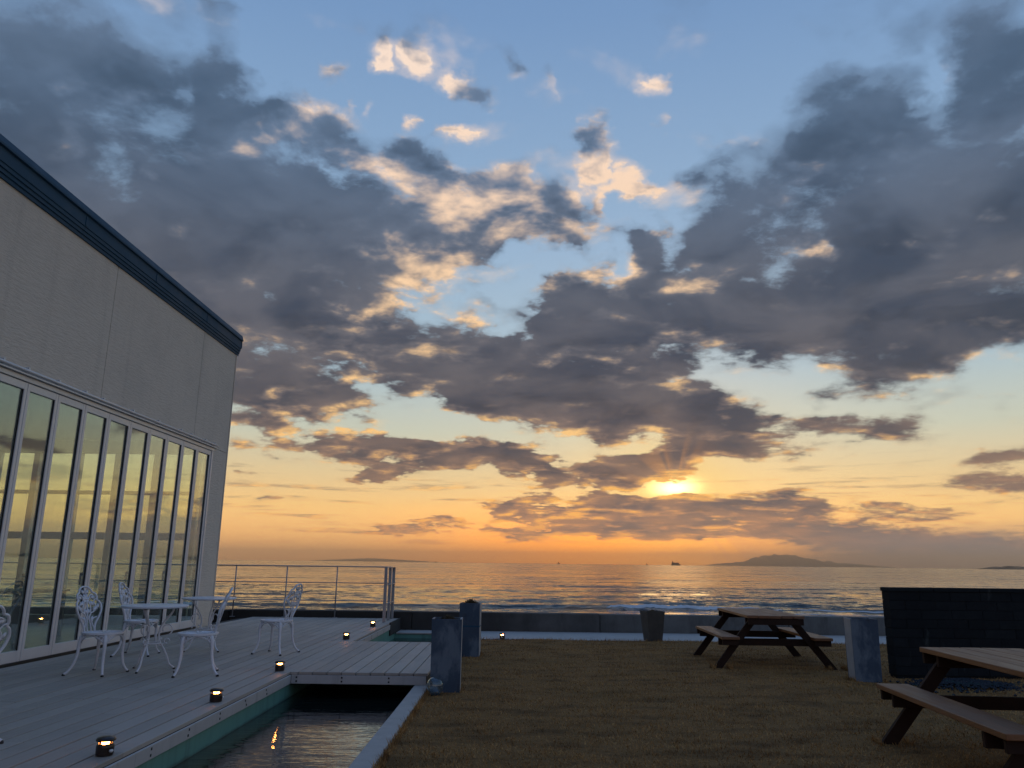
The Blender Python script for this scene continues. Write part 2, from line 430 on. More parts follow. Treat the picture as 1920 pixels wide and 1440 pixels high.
class MB:
    """Collects shapes, then becomes one mesh."""
    def __init__(self):
        self.v, self.f = [], []

    def add(self, verts, faces):
        b = len(self.v)
        self.v += [tuple(p) for p in verts]
        self.f += [tuple(i + b for i in f) for f in faces]
        return self

    def box(self, x0, x1, y0, y1, z0, z1, bev=0.0, rot=None, pivot=(0, 0, 0)):
        if bev > 0:
            bm = bmesh.new()
            bmesh.ops.create_cube(bm, size=1.0)
            for v in bm.verts:
                v.co = Vector(((x0 + x1) / 2 + v.co.x * (x1 - x0), (y0 + y1) / 2 + v.co.y * (y1 - y0), (z0 + z1) / 2 + v.co.z * (z1 - z0)))
            bmesh.ops.bevel(bm, geom=bm.edges[:], offset=bev, segments=1, affect='EDGES', profile=0.5)
            bm.verts.index_update()
            vs = [v.co.copy() for v in bm.verts]
            fs = [[v.index for v in f.verts] for f in bm.faces]
            bm.free()
        else:
            vs = [Vector(p) for p in ((x0, y0, z0), (x1, y0, z0), (x1, y1, z0), (x0, y1, z0), (x0, y0, z1), (x1, y0, z1), (x1, y1, z1), (x0, y1, z1))]
            fs = [(0, 3, 2, 1), (4, 5, 6, 7), (0, 1, 5, 4), (1, 2, 6, 5), (2, 3, 7, 6), (3, 0, 4, 7)]
        if rot is not None:
            p = Vector(pivot)
            vs = [rot @ (v - p) + p for v in vs]
        return self.add(vs, fs)

    def tube(self, pts, radii, seg=8, closed=False, flat=1.0, cap=True):
        pts = [Vector(p) for p in pts]
        n = len(pts)
        if isinstance(radii, (int, float)):
            radii = [radii] * n
        tang = []
        for i in range(n):
            a = pts[(i - 1) % n] if (closed or i > 0) else pts[i]
            b = pts[(i + 1) % n] if (closed or i < n - 1) else pts[i]
            tang.append((b - a).normalized())
        ref = Vector((0, 0, 1)) if abs(tang[0].z) < 0.9 else Vector((1, 0, 0))
        nrm = (ref - tang[0] * ref.dot(tang[0])).normalized()
        verts, faces = [], []
        for i in range(n):
            nrm = (nrm - tang[i] * nrm.dot(tang[i]))
            nrm = nrm.normalized() if nrm.length > 1e-6 else tang[i].orthogonal().normalized()
            bi = tang[i].cross(nrm)
            for k in range(seg):
                a = 2 * math.pi * k / seg
                verts.append(pts[i] + nrm * (math.cos(a) * radii[i]) + bi * (math.sin(a) * radii[i] * flat))
        rings = n if closed else n - 1
        for i in range(rings):
            j = (i + 1) % n
            for k in range(seg):
                l = (k + 1) % seg
                faces.append((i * seg + k, i * seg + l, j * seg + l, j * seg + k))
        if cap and not closed:
            faces.append(tuple(range(seg - 1, -1, -1)))
            faces.append(tuple((n - 1) * seg + k for k in range(seg)))
        return self.add(verts, faces)

    def lathe(self, prof, seg=24, at=(0, 0, 0)):
        verts, faces = [], []
        for r, z in prof:
            for k in range(seg):
                a = 2 * math.pi * k / seg
                verts.append((at[0] + r * math.cos(a), at[1] + r * math.sin(a), at[2] + z))
        for i in range(len(prof) - 1):
            for k in range(seg):
                l = (k + 1) % seg
                faces.append((i * seg + k, i * seg + l, (i + 1) * seg + l, (i + 1) * seg + k))
        faces.append(tuple(range(seg - 1, -1, -1)))
        faces.append(tuple((len(prof) - 1) * seg + k for k in range(seg)))
        return self.add(verts, faces)

    def prism(self, poly, axis, a, b):
        """polygon (2D) swept along an axis from a to b"""
        n = len(poly)
        def P(u, v, w):
            return {'x': (w, u, v), 'y': (u, w, v), 'z': (u, v, w)}[axis]
        verts = [P(u, v, a) for u, v in poly] + [P(u, v, b) for u, v in poly]
        faces = [(i, (i + 1) % n, (i + 1) % n + n, i + n) for i in range(n)]
        faces += [tuple(range(n - 1, -1, -1)), tuple(range(n, 2 * n))]
        return self.add(verts, faces)

    def mesh(self, name):
        me = bpy.data.meshes.new(name)
        me.from_pydata(self.v, [], self.f)
        bm = bmesh.new()
        bm.from_mesh(me)
        bmesh.ops.recalc_face_normals(bm, faces=bm.faces[:])
        bm.to_mesh(me)
        bm.free()
        return me

    def make(self, name, material=None, parent=None, world=False, smooth=False):
        return link(name, self.mesh(name), material, parent, world, smooth)


def material(name, build):
    m = bpy.data.materials.new(name)
    m.use_nodes = True
    g = Graph(m.node_tree)
    b = g.node('ShaderNodeBsdfPrincipled')
    o = g.node('ShaderNodeOutputMaterial')
    g.t.links.new(b.outputs[0], o.inputs[0])
    g.out, g.bsdf = o, b
    pos = S(g, g.node('ShaderNodeNewGeometry').outputs['Position'])
    obj = S(g, g.node('ShaderNodeTexCoord').outputs['Object'])
    rnd = S(g, g.node('ShaderNodeObjectInfo').outputs['Random'])
    build(g, b, pos, obj, rnd)
    return m


def bump(g, b, h, strength=0.3, dist=0.01):
    n = g.node('ShaderNodeBump')
    n.inputs['Strength'].default_value = strength
    n.inputs['Distance'].default_value = dist
    g.put(n.inputs['Height'], h)
    g.t.links.new(n.outputs[0], b.inputs['Normal'])


# ------------------------------------------------------------------ materials
def m_deck(g, b, pos, obj, rnd):
    p = g.vec('MULTIPLY', pos, (38.0, 1.6, 38.0))
    grain = g.noise(g.vec('ADD', p, g.xyz(rnd * 40.0, rnd * 17.0, 0.0)), 1.0, 6, 0.6)
    blotch = g.noise(pos, 1.7, 5, 0.6)
    c = g.mix(grain, (0.34, 0.295, 0.25, 1), (0.51, 0.45, 0.385, 1))
    c = g.mix(g.step(blotch, 0.45, 0.75) * 0.45, c, (0.25, 0.215, 0.18, 1))
    c = g.mix(rnd * 0.6, c, (0.27, 0.232, 0.195, 1))
    g.put(b.inputs['Base Color'], c)
    g.put(b.inputs['Roughness'], g.step(grain, 0.3, 0.7, 0.5, 0.72))
    ribs = g.math('SINE', g.split(pos)[0] * 520.0)
    bump(g, b, grain * 0.5 + ribs * 0.12, 0.35, 0.004)
M_DECK = material('composite decking', m_deck)


def m_trim(g, b, pos, obj, rnd):
    n = g.noise(pos, 6.0, 6, 0.6)
    drip = g.noise(g.vec('MULTIPLY', pos, (9.0, 9.0, 1.2)), 1.0, 4, 0.6)
    c = g.mix(n, (0.40, 0.385, 0.37, 1), (0.52, 0.505, 0.49, 1))
    c = g.mix(g.step(drip, 0.5, 0.75) * 0.5, c, (0.26, 0.25, 0.235, 1))
    g.put(b.inputs['Base Color'], c)
    b.inputs['Roughness'].default_value = 0.6
    bump(g, b, n, 0.15, 0.004)
M_TRIM = material('weathered pale trim', m_trim)


def m_coping(g, b, pos, obj, rnd):
    n = g.noise(pos, 9.0, 7, 0.65)
    c = g.mix(n, (0.32, 0.295, 0.265, 1), (0.50, 0.465, 0.42, 1))
    st = g.noise(pos, 2.2, 6, 0.7)
    c = g.mix(g.step(st, 0.5, 0.72) * 0.55, c, (0.27, 0.26, 0.24, 1))
    g.put(b.inputs['Base Color'], c)
    b.inputs['Roughness'].default_value = 0.75
    bump(g, b, n, 0.4, 0.006)
M_COPING = material('painted concrete coping', m_coping)


def m_pool(g, b, pos, obj, rnd):
    n = g.noise(pos, 4.0, 7, 0.65)
    z = g.split(pos)[2]
    c = g.mix(n, (0.105, 0.27, 0.225, 1), (0.15, 0.35, 0.29, 1))
    drip = g.noise(g.vec('MULTIPLY', pos, (7.0, 7.0, 0.8)), 1.0, 5, 0.6)
    c = g.mix(g.step(drip, 0.48, 0.7) * 0.45, c, (0.06, 0.13, 0.11, 1))
    c = g.mix(g.step(z + (n - 0.5) * 0.05, -0.095, -0.13) * g.step(g.split(pos)[1], 10.7, 10.6) * 0.7, c, (0.03, 0.05, 0.04, 1))
    g.put(b.inputs['Base Color'], c)
    b.inputs['Roughness'].default_value = 0.55
    bump(g, b, n, 0.2, 0.004)
M_POOL = material('teal pool paint', m_pool)


def m_poolfloor(g, b, pos, obj, rnd):
    n = g.noise(pos, 3.0, 6, 0.6)
    g.put(b.inputs['Base Color'], g.mix(n, (0.012, 0.018, 0.016, 1), (0.035, 0.05, 0.043, 1)))
    b.inputs['Roughness'].default_value = 0.9
M_POOLFLOOR = material('silted pool floor', m_poolfloor)


def m_poolwater(g, b, pos, obj, rnd):
    b.inputs['Base Color'].default_value = (0.010, 0.014, 0.013, 1)
    b.inputs['Roughness'].default_value = 0.02
    b.inputs['IOR'].default_value = 1.45
    b.inputs['Specular IOR Level'].default_value = 0.8
    w1 = g.noise(g.vec('MULTIPLY', pos, (2.2, 7.0, 1.0)), 1.0, 3, 0.5, dist=0.5)
    w2 = g.noise(g.vec('MULTIPLY', pos, (9.0, 24.0, 1.0)), 1.0, 2, 0.5)
    bump(g, b, w1 + w2 * 0.22, 0.42, 0.012)
M_POOLWATER = material('still dark pool water', m_poolwater)


def m_sea(g, b, pos, obj, rnd):
    x, y, z = g.split(pos)
    b.inputs['Base Color'].default_value = (0.010, 0.018, 0.021, 1)
    b.inputs['Roughness'].default_value = 0.09
    b.inputs['IOR'].default_value = 1.333
    # wave slopes straight from noise, many sizes at once, so that chop stays rough out to the horizon
    c1 = g.noise(g.xyz(x * 0.022, y * 0.060, 0.0), 1.0, 8, 0.78, color=True)
    c2 = g.noise(g.xyz(x * 0.55, y * 1.3, 3.0), 1.0, 4, 0.6, color=True)
    gust = g.noise(g.xyz(x * 0.0035, y * 0.010, 5.0), 1.0, 4, 0.55)
    a1, a2, _ = g.split(c1)
    b1, b2, _ = g.split(c2)
    amp = g.step(gust, 0.30, 0.70, 0.55, 1.15)
    sx = ((a1 - 0.5) * 1.5 + (b1 - 0.5) * 0.9) * amp
    sy = ((a2 - 0.5) * 2.1 + (b2 - 0.5) * 1.5) * amp
    geo = S(g, g.node('ShaderNodeNewGeometry').outputs['Normal'])
    g.put(b.inputs['Normal'], g.vec('NORMALIZE', g.vec('ADD', geo, g.xyz(sx, sy, 0.0))))
M_SEA = material('sea water', m_sea)


def m_foam(g, b, pos, obj, rnd):
    n = g.noise(g.vec('MULTIPLY', pos, (1.2, 2.2, 2.0)), 1.0, 6, 0.65)
    g.put(b.inputs['Base Color'], g.mix(n, (0.30, 0.34, 0.37, 1), (0.80, 0.80, 0.80, 1)))
    b.inputs['Roughness'].default_value = 0.8
    bump(g, b, n, 0.8, 0.12)
M_FOAM = material('sea foam', m_foam)


def m_lawn(g, b, pos, obj, rnd):
    n = g.noise(g.vec('MULTIPLY', pos, (1.5, 3.2, 1.0)), 1.0, 6, 0.66)
    f = g.noise(g.vec('MULTIPLY', pos, (14.0, 30.0, 1.0)), 1.0, 5, 0.7)
    big = g.noise(pos, 0.33, 4, 0.55)
    c = g.mix(f, (0.13, 0.066, 0.024, 1), (0.36, 0.20, 0.075, 1))
    c = g.mix(g.step(n, 0.45, 0.7) * 0.75, c, (0.09, 0.050, 0.022, 1))
    c = g.mix(g.step(big, 0.48, 0.68) * 0.4, c, (0.17, 0.10, 0.036, 1))
    g.put(b.inputs['Base Color'], c)
    b.inputs['Roughness'].default_value = 0.95
    b.inputs['Specular IOR Level'].default_value = 0.15
    bump(g, b, f + n * 0.8, 0.9, 0.03)
M_LAWN = material('dormant lawn', m_lawn)


def m_blade(g, b, pos, obj, rnd):
    n = g.noise(g.vec('MULTIPLY', pos, (1.5, 3.2, 1.0)), 1.0, 6, 0.66)
    f = g.noise(pos, 70.0, 2, 0.5)
    big = g.noise(pos, 0.33, 4, 0.55)
    c = g.mix(g.step(f, 0.3, 0.7), (0.25, 0.128, 0.046, 1), (0.60, 0.345, 0.125, 1))
    c = g.mix(g.step(n, 0.42, 0.68) * 0.82, c, (0.15, 0.076, 0.030, 1))
    c = g.mix(g.step(big, 0.48, 0.68) * 0.35, c, (0.32, 0.19, 0.06, 1))
    g.put(b.inputs['Base Color'], c)
    b.inputs['Roughness'].default_value = 0.85
    b.inputs['Specular IOR Level'].default_value = 0.2
M_BLADE = material('dry grass blades', m_blade)


def m_seawall(g, b, pos, obj, rnd):
    n = g.noise(pos, 5.0, 8, 0.7)
    v = g.noise(g.vec('MULTIPLY', pos, (2.5, 2.5, 0.6)), 1.0, 6, 0.65)
    c = g.mix(n, (0.10, 0.095, 0.085, 1), (0.21, 0.205, 0.19, 1))
    c = g.mix(g.step(v, 0.45, 0.7) * 0.6, c, (0.06, 0.056, 0.048, 1))
    dark_end = g.step(g.split(pos)[0] + (g.noise(pos, 0.8, 5, 0.6) - 0.5) * 6.0, 4.5, -2.5)
    c = g.mix(dark_end * 0.9, c, (0.018, 0.017, 0.015, 1))  # concrete turns much darker towards the deck end
    g.put(b.inputs['Base Color'], c)
    b.inputs['Roughness'].default_value = 0.9
    bump(g, b, n, 0.6, 0.012)
M_SEAWALL = material('stained concrete', m_seawall)


def m_sand(g, b, pos, obj, rnd):
    n = g.noise(pos, 2.0, 7, 0.65)
    g.put(b.inputs['Base Color'], g.mix(n, (0.10, 0.085, 0.065, 1), (0.18, 0.155, 0.12, 1)))
    b.inputs['Roughness'].default_value = 0.95
    bump(g, b, n, 0.5, 0.05)
M_SAND = material('dark beach sand', m_sand)


def m_siding(g, b, pos, obj, rnd):
    x, y, z = g.split(pos)
    n = g.noise(g.xyz(x, y * 7.0, z * 42.0), 1.0, 5, 0.65, dist=0.4)
    s2 = g.noise(pos, 0.9, 5, 0.6)
    c = g.mix(n, (0.60, 0.53, 0.435, 1), (0.77, 0.69, 0.575, 1))
    c = g.mix(g.step(s2, 0.45, 0.75) * 0.3, c, (0.50, 0.455, 0.39, 1))
    run = g.noise(g.xyz(0.0, y * 3.5, z * 0.25), 1.0, 6, 0.65)
    c = g.mix(g.step(run, 0.50, 0.78) * 0.30, c, (0.36, 0.32, 0.27, 1))
    g.put(b.inputs['Base Color'], c)
    b.inputs['Roughness'].default_value = 0.85
    bump(g, b, n, 0.8, 0.018)
M_SIDING = material('textured beige siding', m_siding)


def m_fascia(g, b, pos, obj, rnd):
    n = g.noise(pos, 2.0, 5, 0.6)
    g.put(b.inputs['Base Color'], g.mix(n, (0.012, 0.052, 0.100, 1), (0.022, 0.075, 0.130, 1)))
    g.put(b.inputs['Roughness'], g.step(n, 0.3, 0.7, 0.5, 0.65))
    b.inputs['Specular IOR Level'].default_value = 0.22
M_FASCIA = material('dark blue roof metal', m_fascia)


def m_alu(g, b, pos, obj, rnd):
    n = g.noise(pos, 5.0, 5, 0.6)
    g.put(b.inputs['Base Color'], g.mix(n, (0.60, 0.60, 0.60, 1), (0.74, 0.74, 0.73, 1)))
    b.inputs['Metallic'].default_value = 0.15
    g.put(b.inputs['Roughness'], g.step(n, 0.3, 0.7, 0.36, 0.5))
M_ALU = material('satin aluminium', m_alu)


def m_dark(g, b, pos, obj, rnd):
    b.inputs['Base Color'].default_value = (0.012, 0.012, 0.012, 1)
    b.inputs['Roughness'].default_value = 0.6
M_DARK = material('black rubber', m_dark)


def glass_material(name, tint, fac, film=0.02):
    m = bpy.data.materials.new(name)
    m.use_nodes = True
    g = Graph(m.node_tree)
    o = g.node('ShaderNodeOutputMaterial')
    tr = g.node('ShaderNodeBsdfTransparent')
    tr.inputs[0].default_value = tint
    gl = g.node('ShaderNodeBsdfGlossy')
    gl.inputs['Roughness'].default_value = 0.012
    gl.inputs[0].default_value = (0.86, 0.97, 0.98, 1)
    gm = g.node('ShaderNodeNewGeometry')
    c = g.math('ABSOLUTE', g.vec('DOT_PRODUCT', S(g, gm.outputs['Incoming']), S(g, gm.outputs['Normal'])))
    fres = 0.04 + g.math('POWER', 1.0 - c, 5.0) * 0.96
    pos = S(g, g.node('ShaderNodeNewGeometry').outputs['Position'])
    bp = g.node('ShaderNodeBump')
    bp.inputs['Strength'].default_value = 0.05
    bp.inputs['Distance'].default_value = 0.02
    g.put(bp.inputs['Height'], g.noise(pos, 0.9, 1, 0.4))
    g.t.links.new(bp.outputs[0], gl.inputs['Normal'])
    mx = g.node('ShaderNodeMixShader')
    g.put(mx.inputs[0], g.math('MULTIPLY', fres, fac, clamp=True))
    g.t.links.new(tr.outputs[0], mx.inputs[1])
    g.t.links.new(gl.outputs[0], mx.inputs[2])
    # a thin pale diffuse layer that turns the panes milky
    df = g.node('ShaderNodeBsdfDiffuse')
    df.inputs[0].default_value = (0.62, 0.64, 0.60, 1)
    milkiness = g.step(g.noise(g.vec('MULTIPLY', pos, (2.0, 2.0, 0.9)), 1.3, 6, 0.62), 0.3, 0.75, film * 0.4, film * 1.5)
    m2 = g.node('ShaderNodeMixShader')
    g.put(m2.inputs[0], milkiness)
    g.t.links.new(mx.outputs[0], m2.inputs[1])
    g.t.links.new(df.outputs[0], m2.inputs[2])
    g.t.links.new(m2.outputs[0], o.inputs[0])
    return m
M_GLASS = glass_material('green tinted door glass', (0.84, 0.93, 0.90, 1), 3.2, 0.085)
M_GLASS_END = glass_material('sea window glass', (0.93, 0.97, 0.90, 1), 1.2)


def m_plaster(g, b, pos, obj, rnd):
    n = g.noise(pos, 3.0, 5, 0.6)
    g.put(b.inputs['Base Color'], g.mix(n, (0.50, 0.50, 0.46, 1), (0.62, 0.62, 0.57, 1)))
    b.inputs['Roughness'].default_value = 0.9
M_PLASTER = material('interior plaster', m_plaster)


def m_intfloor(g, b, pos, obj, rnd):
    n = g.noise(g.vec('MULTIPLY', pos, (8.0, 0.7, 1.0)), 1.0, 5, 0.6)
    g.put(b.inputs['Base Color'], g.mix(n, (0.16, 0.145, 0.115, 1), (0.26, 0.235, 0.19, 1)))
    b.inputs['Roughness'].default_value = 0.35
M_INTFLOOR = material('interior floor boards', m_intfloor)


def m_joist(g, b, pos, obj, rnd):
    n = g.noise(pos, 6.0, 5, 0.6)
    g.put(b.inputs['Base Color'], g.mix(n, (0.02, 0.018, 0.016, 1), (0.05, 0.045, 0.04, 1)))
    b.inputs['Roughness'].default_value = 0.9
M_JOIST = material('dark joists', m_joist)  # base colour kept dark so the board gaps read as dark lines

# ------------------------------------------------------------------ the setting
DECK_Z = 0.15
WATER_Z = -0.125
POOL_X0, POOL_X1 = -2.46, -1.06
XW = -5.73                                  # outer face of the glazed wall


def ground_z(x, y):
    return -0.10 * min(1.0, max(0.0, (y - 8.0) / 7.0))


# lawn
xs = np.concatenate([np.linspace(-0.93, 9.0, 70), [11, 14, 18, 25, 40]])
ys = np.concatenate([[-12, -7, -4, -2], np.linspace(0, 15.65, 90)])
rng = np.random.default_rng(3)
bumps = [(rng.uniform(-1, 10), rng.uniform(1, 16), rng.uniform(0.25, 0.7), rng.uniform(-0.022, 0.026)) for _ in range(260)]
bx, by, br, bh = (np.array(c) for c in zip(*bumps))


def lawn_z(x, y):
    w = np.exp(-((x - bx) ** 2 + (y - by) ** 2) / (br ** 2))
    return ground_z(x, y) + float((w * bh).sum())


verts = [(x, y, lawn_z(x, y)) for y in ys for x in xs]
nx = len(xs)
faces = [(j * nx + i, j * nx + i + 1, (j + 1) * nx + i + 1, (j + 1) * nx + i) for j in range(len(ys) - 1) for i in range(nx - 1)]
lawn = tag(MB().add(verts, faces).make('lawn', M_LAWN, smooth=True), kind='structure')

# grass blades, thick near the camera
N = 210000
yy = 2.6 + (15.6 - 2.6) * rng.random(N) ** 1.5
xx = -0.90 + (0.9 + np.minimum(9.0, 2.2 + yy * 0.72)) * rng.random(N)
zz = np.interp(yy, [8.0, 15.0], [0.0, -0.10])
for k in range(len(bx)):
    sel = (np.abs(xx - bx[k]) < 2 * br[k]) & (np.abs(yy - by[k]) < 2 * br[k])
    zz[sel] += bh[k] * np.exp(-((xx[sel] - bx[k]) ** 2 + (yy[sel] - by[k]) ** 2) / br[k] ** 2)
th = rng.random(N) * 2 * np.pi
clump = 0.5 + 0.5 * np.sin(xx * 5.1 + 1.7 * np.sin(yy * 3.3)) * np.sin(yy * 6.3 + 1.3 * np.sin(xx * 2.9))
ln = (0.018 + 0.022 * rng.random(N)) * (0.55 + 0.7 * clump)
tilt = 0.25 + 0.9 * rng.random(N)
wd = 0.0022 + 0.0016 * rng.random(N) + 0.00018 * yy
cx, sx = np.cos(th), np.sin(th)
ax = rng.random(N) * 2 * np.pi
# longer tufts where the mower cannot reach: along the coping, the walkway, the planters and table legs
K = 9000
e_ = rng.random(N) < K / N
pick = rng.integers(0, 4, N)
xx = np.where(e_ & (pick < 2), -0.905 + np.abs(rng.normal(0, 0.02, N)), xx)
yy = np.where(e_ & (pick == 2), 15.60 - np.abs(rng.normal(0, 0.03, N)), yy)
for (ax_, ay_, r0_) in ((-0.715, 8.81, 0.17), (-0.665, 12.62, 0.17), (4.43, 10.23, 0.17), (2.98, 6.5, 0.1), (2.93, 11.4, 0.1), (4.55, 11.4, 0.1)):
    s_ = e_ & (pick == 3) & (rng.random(N) < 0.3)
    xx = np.where(s_, ax_ + rng.choice([-1, 1], N) * (r0_ + np.abs(rng.normal(0, 0.015, N))), xx)
    yy = np.where(s_, ay_ + rng.uniform(-r0_, r0_, N), yy)
zz = np.where(e_, np.interp(yy, [8.0, 15.0], [0.0, -0.10]), zz)
ln = np.where(e_, ln * rng.uniform(1.2, 2.6, N), ln)
tilt = np.where(e_, 0.7 + 0.6 * rng.random(N), tilt)
V = np.empty((N, 3, 3))
V[:, 0] = np.stack([xx - np.cos(ax) * wd, yy - np.sin(ax) * wd, zz - 0.003], 1)
V[:, 1] = np.stack([xx + np.cos(ax) * wd, yy + np.sin(ax) * wd, zz - 0.003], 1)
V[:, 2] = np.stack([xx + cx * ln * np.cos(tilt), yy + sx * ln * np.cos(tilt), zz + ln * np.sin(tilt)], 1)
me = bpy.data.meshes.new('lawn_grass')
me.vertices.add(N * 3)
me.vertices.foreach_set('co', V.reshape(-1))
me.loops.add(N * 3)
me.loops.foreach_set('vertex_index', np.arange(N * 3, dtype=np.int32))
me.polygons.add(N)
me.polygons.foreach_set('loop_start', np.arange(0, N * 3, 3, dtype=np.int32))
me.polygons.foreach_set('loop_total', np.full(N, 3, dtype=np.int32))
me.update()
tag(link('lawn_grass', me, M_BLADE), 'short dry brown grass covering the lawn', 'grass', kind='stuff')

# pale walkway along the sea wall
walk = MB().box(-0.935, 40, 15.64, 17.44, -0.35, -0.095).make('walkway', M_COPING)
tag(walk, kind='structure')

# deck: joists and skirt below, boards above
deck = MB()
deck.box(XW - 0.2, POOL_X0 - 0.03, -3.0, 17.38, 0.03, 0.118)
deck.box(POOL_X0 - 0.03, -0.95, 9.03, 12.37, 0.03, 0.118)
deck = tag(deck.make('deck', M_JOIST), kind='structure')
PITCH, GAP = 0.160, 0.015
x = POOL_X0
row = 0
while x - PITCH > XW - 0.02:
    x1, x0 = x, x - PITCH + GAP
    y = -3.0 + random.uniform(0, 1.4)
    cuts = [-3.0]
    while y < 17.40:
        y += random.choice([1.82, 2.4, 3.0, 3.6])
        cuts.append(min(y, 17.40))
    if cuts[-1] - cuts[-2] < 0.4:
        cuts.pop(-2)
    for a, b_ in zip(cuts, cuts[1:]):
        dz = random.uniform(-0.0012, 0.0012)
        MB().box(x0, x1, a + 0.0015, b_ - 0.0015, 0.120 + dz, DECK_Z + dz, bev=0.003).make('deck_board', M_DECK, deck)
    x -= PITCH
    row += 1
x = -0.935
while x - PITCH > POOL_X0 + 0.003:
    dz = random.uniform(-0.001, 0.001)
    MB().box(x - PITCH + 0.010, x, 9.0, 12.40, 0.120 + dz, DECK_Z + dz, bev=0.003).make('deck_board', M_DECK, deck)
    x -= PITCH
MB().box(POOL_X0 + 0.004, x, 9.0, 12.40, 0.1195, DECK_Z - 0.0005, bev=0.003).make('deck_board', M_DECK, deck)
# skirt boards with pairs of screws
skirt_runs = [(-3.0, 1.2), (1.203, 5.4), (5.403, 8.985), (12.415, 16.0)]
screw_me = MB().box(-0.003, 0.003, -0.009, 0.009, -0.009, 0.009, bev=0.002).mesh('screw')
screw_me.materials.append(M_DARK)
for a, b_ in skirt_runs:
    sk = MB().box(POOL_X0 + 0.001, POOL_X0 + 0.022, a, b_, 0.028, DECK_Z - 0.032, bev=0.002).make('skirt_board', M_TRIM, deck)
    for k in range(int((b_ - a) / 0.62)):
        for zz_ in (0.055, 0.095):
            s_ = link('screw', screw_me, None, sk)
            s_.location = (POOL_X0 + 0.0225, a + 0.25 + k * 0.62 + random.uniform(-0.04, 0.04), zz_)
sk = MB().box(POOL_X0 + 0.023, -0.95, 8.988, 9.008, 0.028, DECK_Z - 0.032, bev=0.002).make('skirt_board', M_TRIM, deck)
screw_me2 = MB().box(-0.009, 0.009, -0.003, 0.003, -0.009, 0.009, bev=0.002).mesh('screw')
screw_me2.materials.append(M_DARK)
for xk in (-2.38, -1.88, -1.36):
    for zz_ in (0.055, 0.095):
        s_ = link('screw', screw_me2, None, sk)
        s_.location = (xk, 8.987, zz_)
MB().box(POOL_X0 + 0.001, POOL_X0 + 0.028, 16.003, 17.42, -0.09, DECK_Z + 0.012, bev=0.003).make('skirt_board', M_SEAWALL, deck)

# pool: one channel under the bridge
pool = MB()
pool.box(POOL_X0 - 0.12, POOL_X0, -3.0, 16.82, -0.6, 0.028)
pool.box(POOL_X0 - 0.12, POOL_X1, 16.80, 16.95, -0.6, -0.121)
pool.box(POOL_X0 - 0.01, POOL_X1 + 0.01, 10.6, 10.8, -0.6, 0.02)
pool.box(POOL_X1, POOL_X1 + 0.10, -3.0, 16.95, -0.6, -0.045)
tag(pool.make('pool_basin', M_POOL), kind='structure')
tag(MB().box(POOL_X0 - 0.1, POOL_X1 + 0.05, -3.0, 16.9, -0.66, -0.52).make('pool_floor', M_POOLFLOOR), kind='structure')
for y0_, y1_, z_ in ((-3.0, 10.61, WATER_Z), (10.79, 16.81, WATER_Z - 0.075)):
    tag(MB().add([(POOL_X0 - 0.01, y0_, z_), (POOL_X1 + 0.01, y0_, z_), (POOL_X1 + 0.01, y1_, z_), (POOL_X0 - 0.01, y1_, z_)],
                 [(0, 1, 2, 3)]).make('pool_water', M_POOLWATER), kind='structure')
cop = tag(MB().box(POOL_X1 + 0.004, -0.925, -3.0, 16.80, -0.3, -0.03).make('pool_coping', M_COPING), kind='structure')
for a, b_ in ((-3.0, 1.2), (1.2, 3.2), (3.2, 5.2), (5.2, 7.1), (7.1, 8.96), (12.44, 14.4), (14.4, 15.63)):
    MB().box(POOL_X1 - 0.012, -0.915, a + 0.002, b_ - 0.002, -0.03, 0.032 + random.uniform(-0.002, 0.002), bev=0.006).make('coping_stone', M_COPING, cop)
MB().box(POOL_X0 + 0.03, -0.94, 16.78, 17.43, -0.12, -0.088, bev=0.005).make('coping_stone', M_COPING, cop)

# ground under building and sand beyond the wall
tag(MB().box(-60, XW - 0.21, -30, 17.4, -0.7, 0.02).make('yard', M_SEAWALL), kind='structure')
tag(MB().box(-60, 40, -30, -3.01, -0.7, -0.02).make('forecourt', M_SEAWALL), kind='structure')
beach = MB().add([(-900, 17.6, -1.6), (1200, 17.6, -1.6), (1200, 72, -3.8), (-900, 72, -3.8)], [(0, 1, 2, 3)]).make('beach', M_SAND)
tag(beach, kind='structure')

# sea: fine mesh near the shore with swell, one sheet out to the horizon
SEA_Z = -3.5
sx_ = np.unique(np.concatenate([np.linspace(-120, 160, 281), [-4000, -900, -400, -200, 260, 500, 1000, 5000]]))
sy_ = np.unique(np.concatenate([[55, 60, 66, 70], np.linspace(73, 110, 149), np.linspace(111, 190, 80)]))


def swell(x, y):
    z = 0.0
    crest = 88.5 + 2.0 * math.sin(x * 0.045 + 0.8) + 0.8 * math.sin(x * 0.13)
    hgt = 0.24 + 0.14 * math.sin(x * 0.07 + 2.0)
    t_ = y - crest
    z += hgt * math.exp(-(t_ / (1.1 if t_ < 0 else 3.0)) ** 2)
    crest = 104.0 + 3.0 * math.sin(x * 0.03 + 3.0)
    z += 0.20 * max(0.0, math.sin(x * 0.038 + 0.4)) * math.exp(-((y - crest) / 2.4) ** 2)
    z += 0.05 * math.sin(y * 0.55 + 1.5 * math.sin(x * 0.06)) + 0.035 * math.sin(x * 0.5 + y * 0.9) + 0.03 * math.sin(x * 0.9 - y * 1.3)
    fade = min(1.0, max(0.0, (190 - y) / 50)) * min(1.0, max(0.0, (y - 60) / 12))
    return z * fade


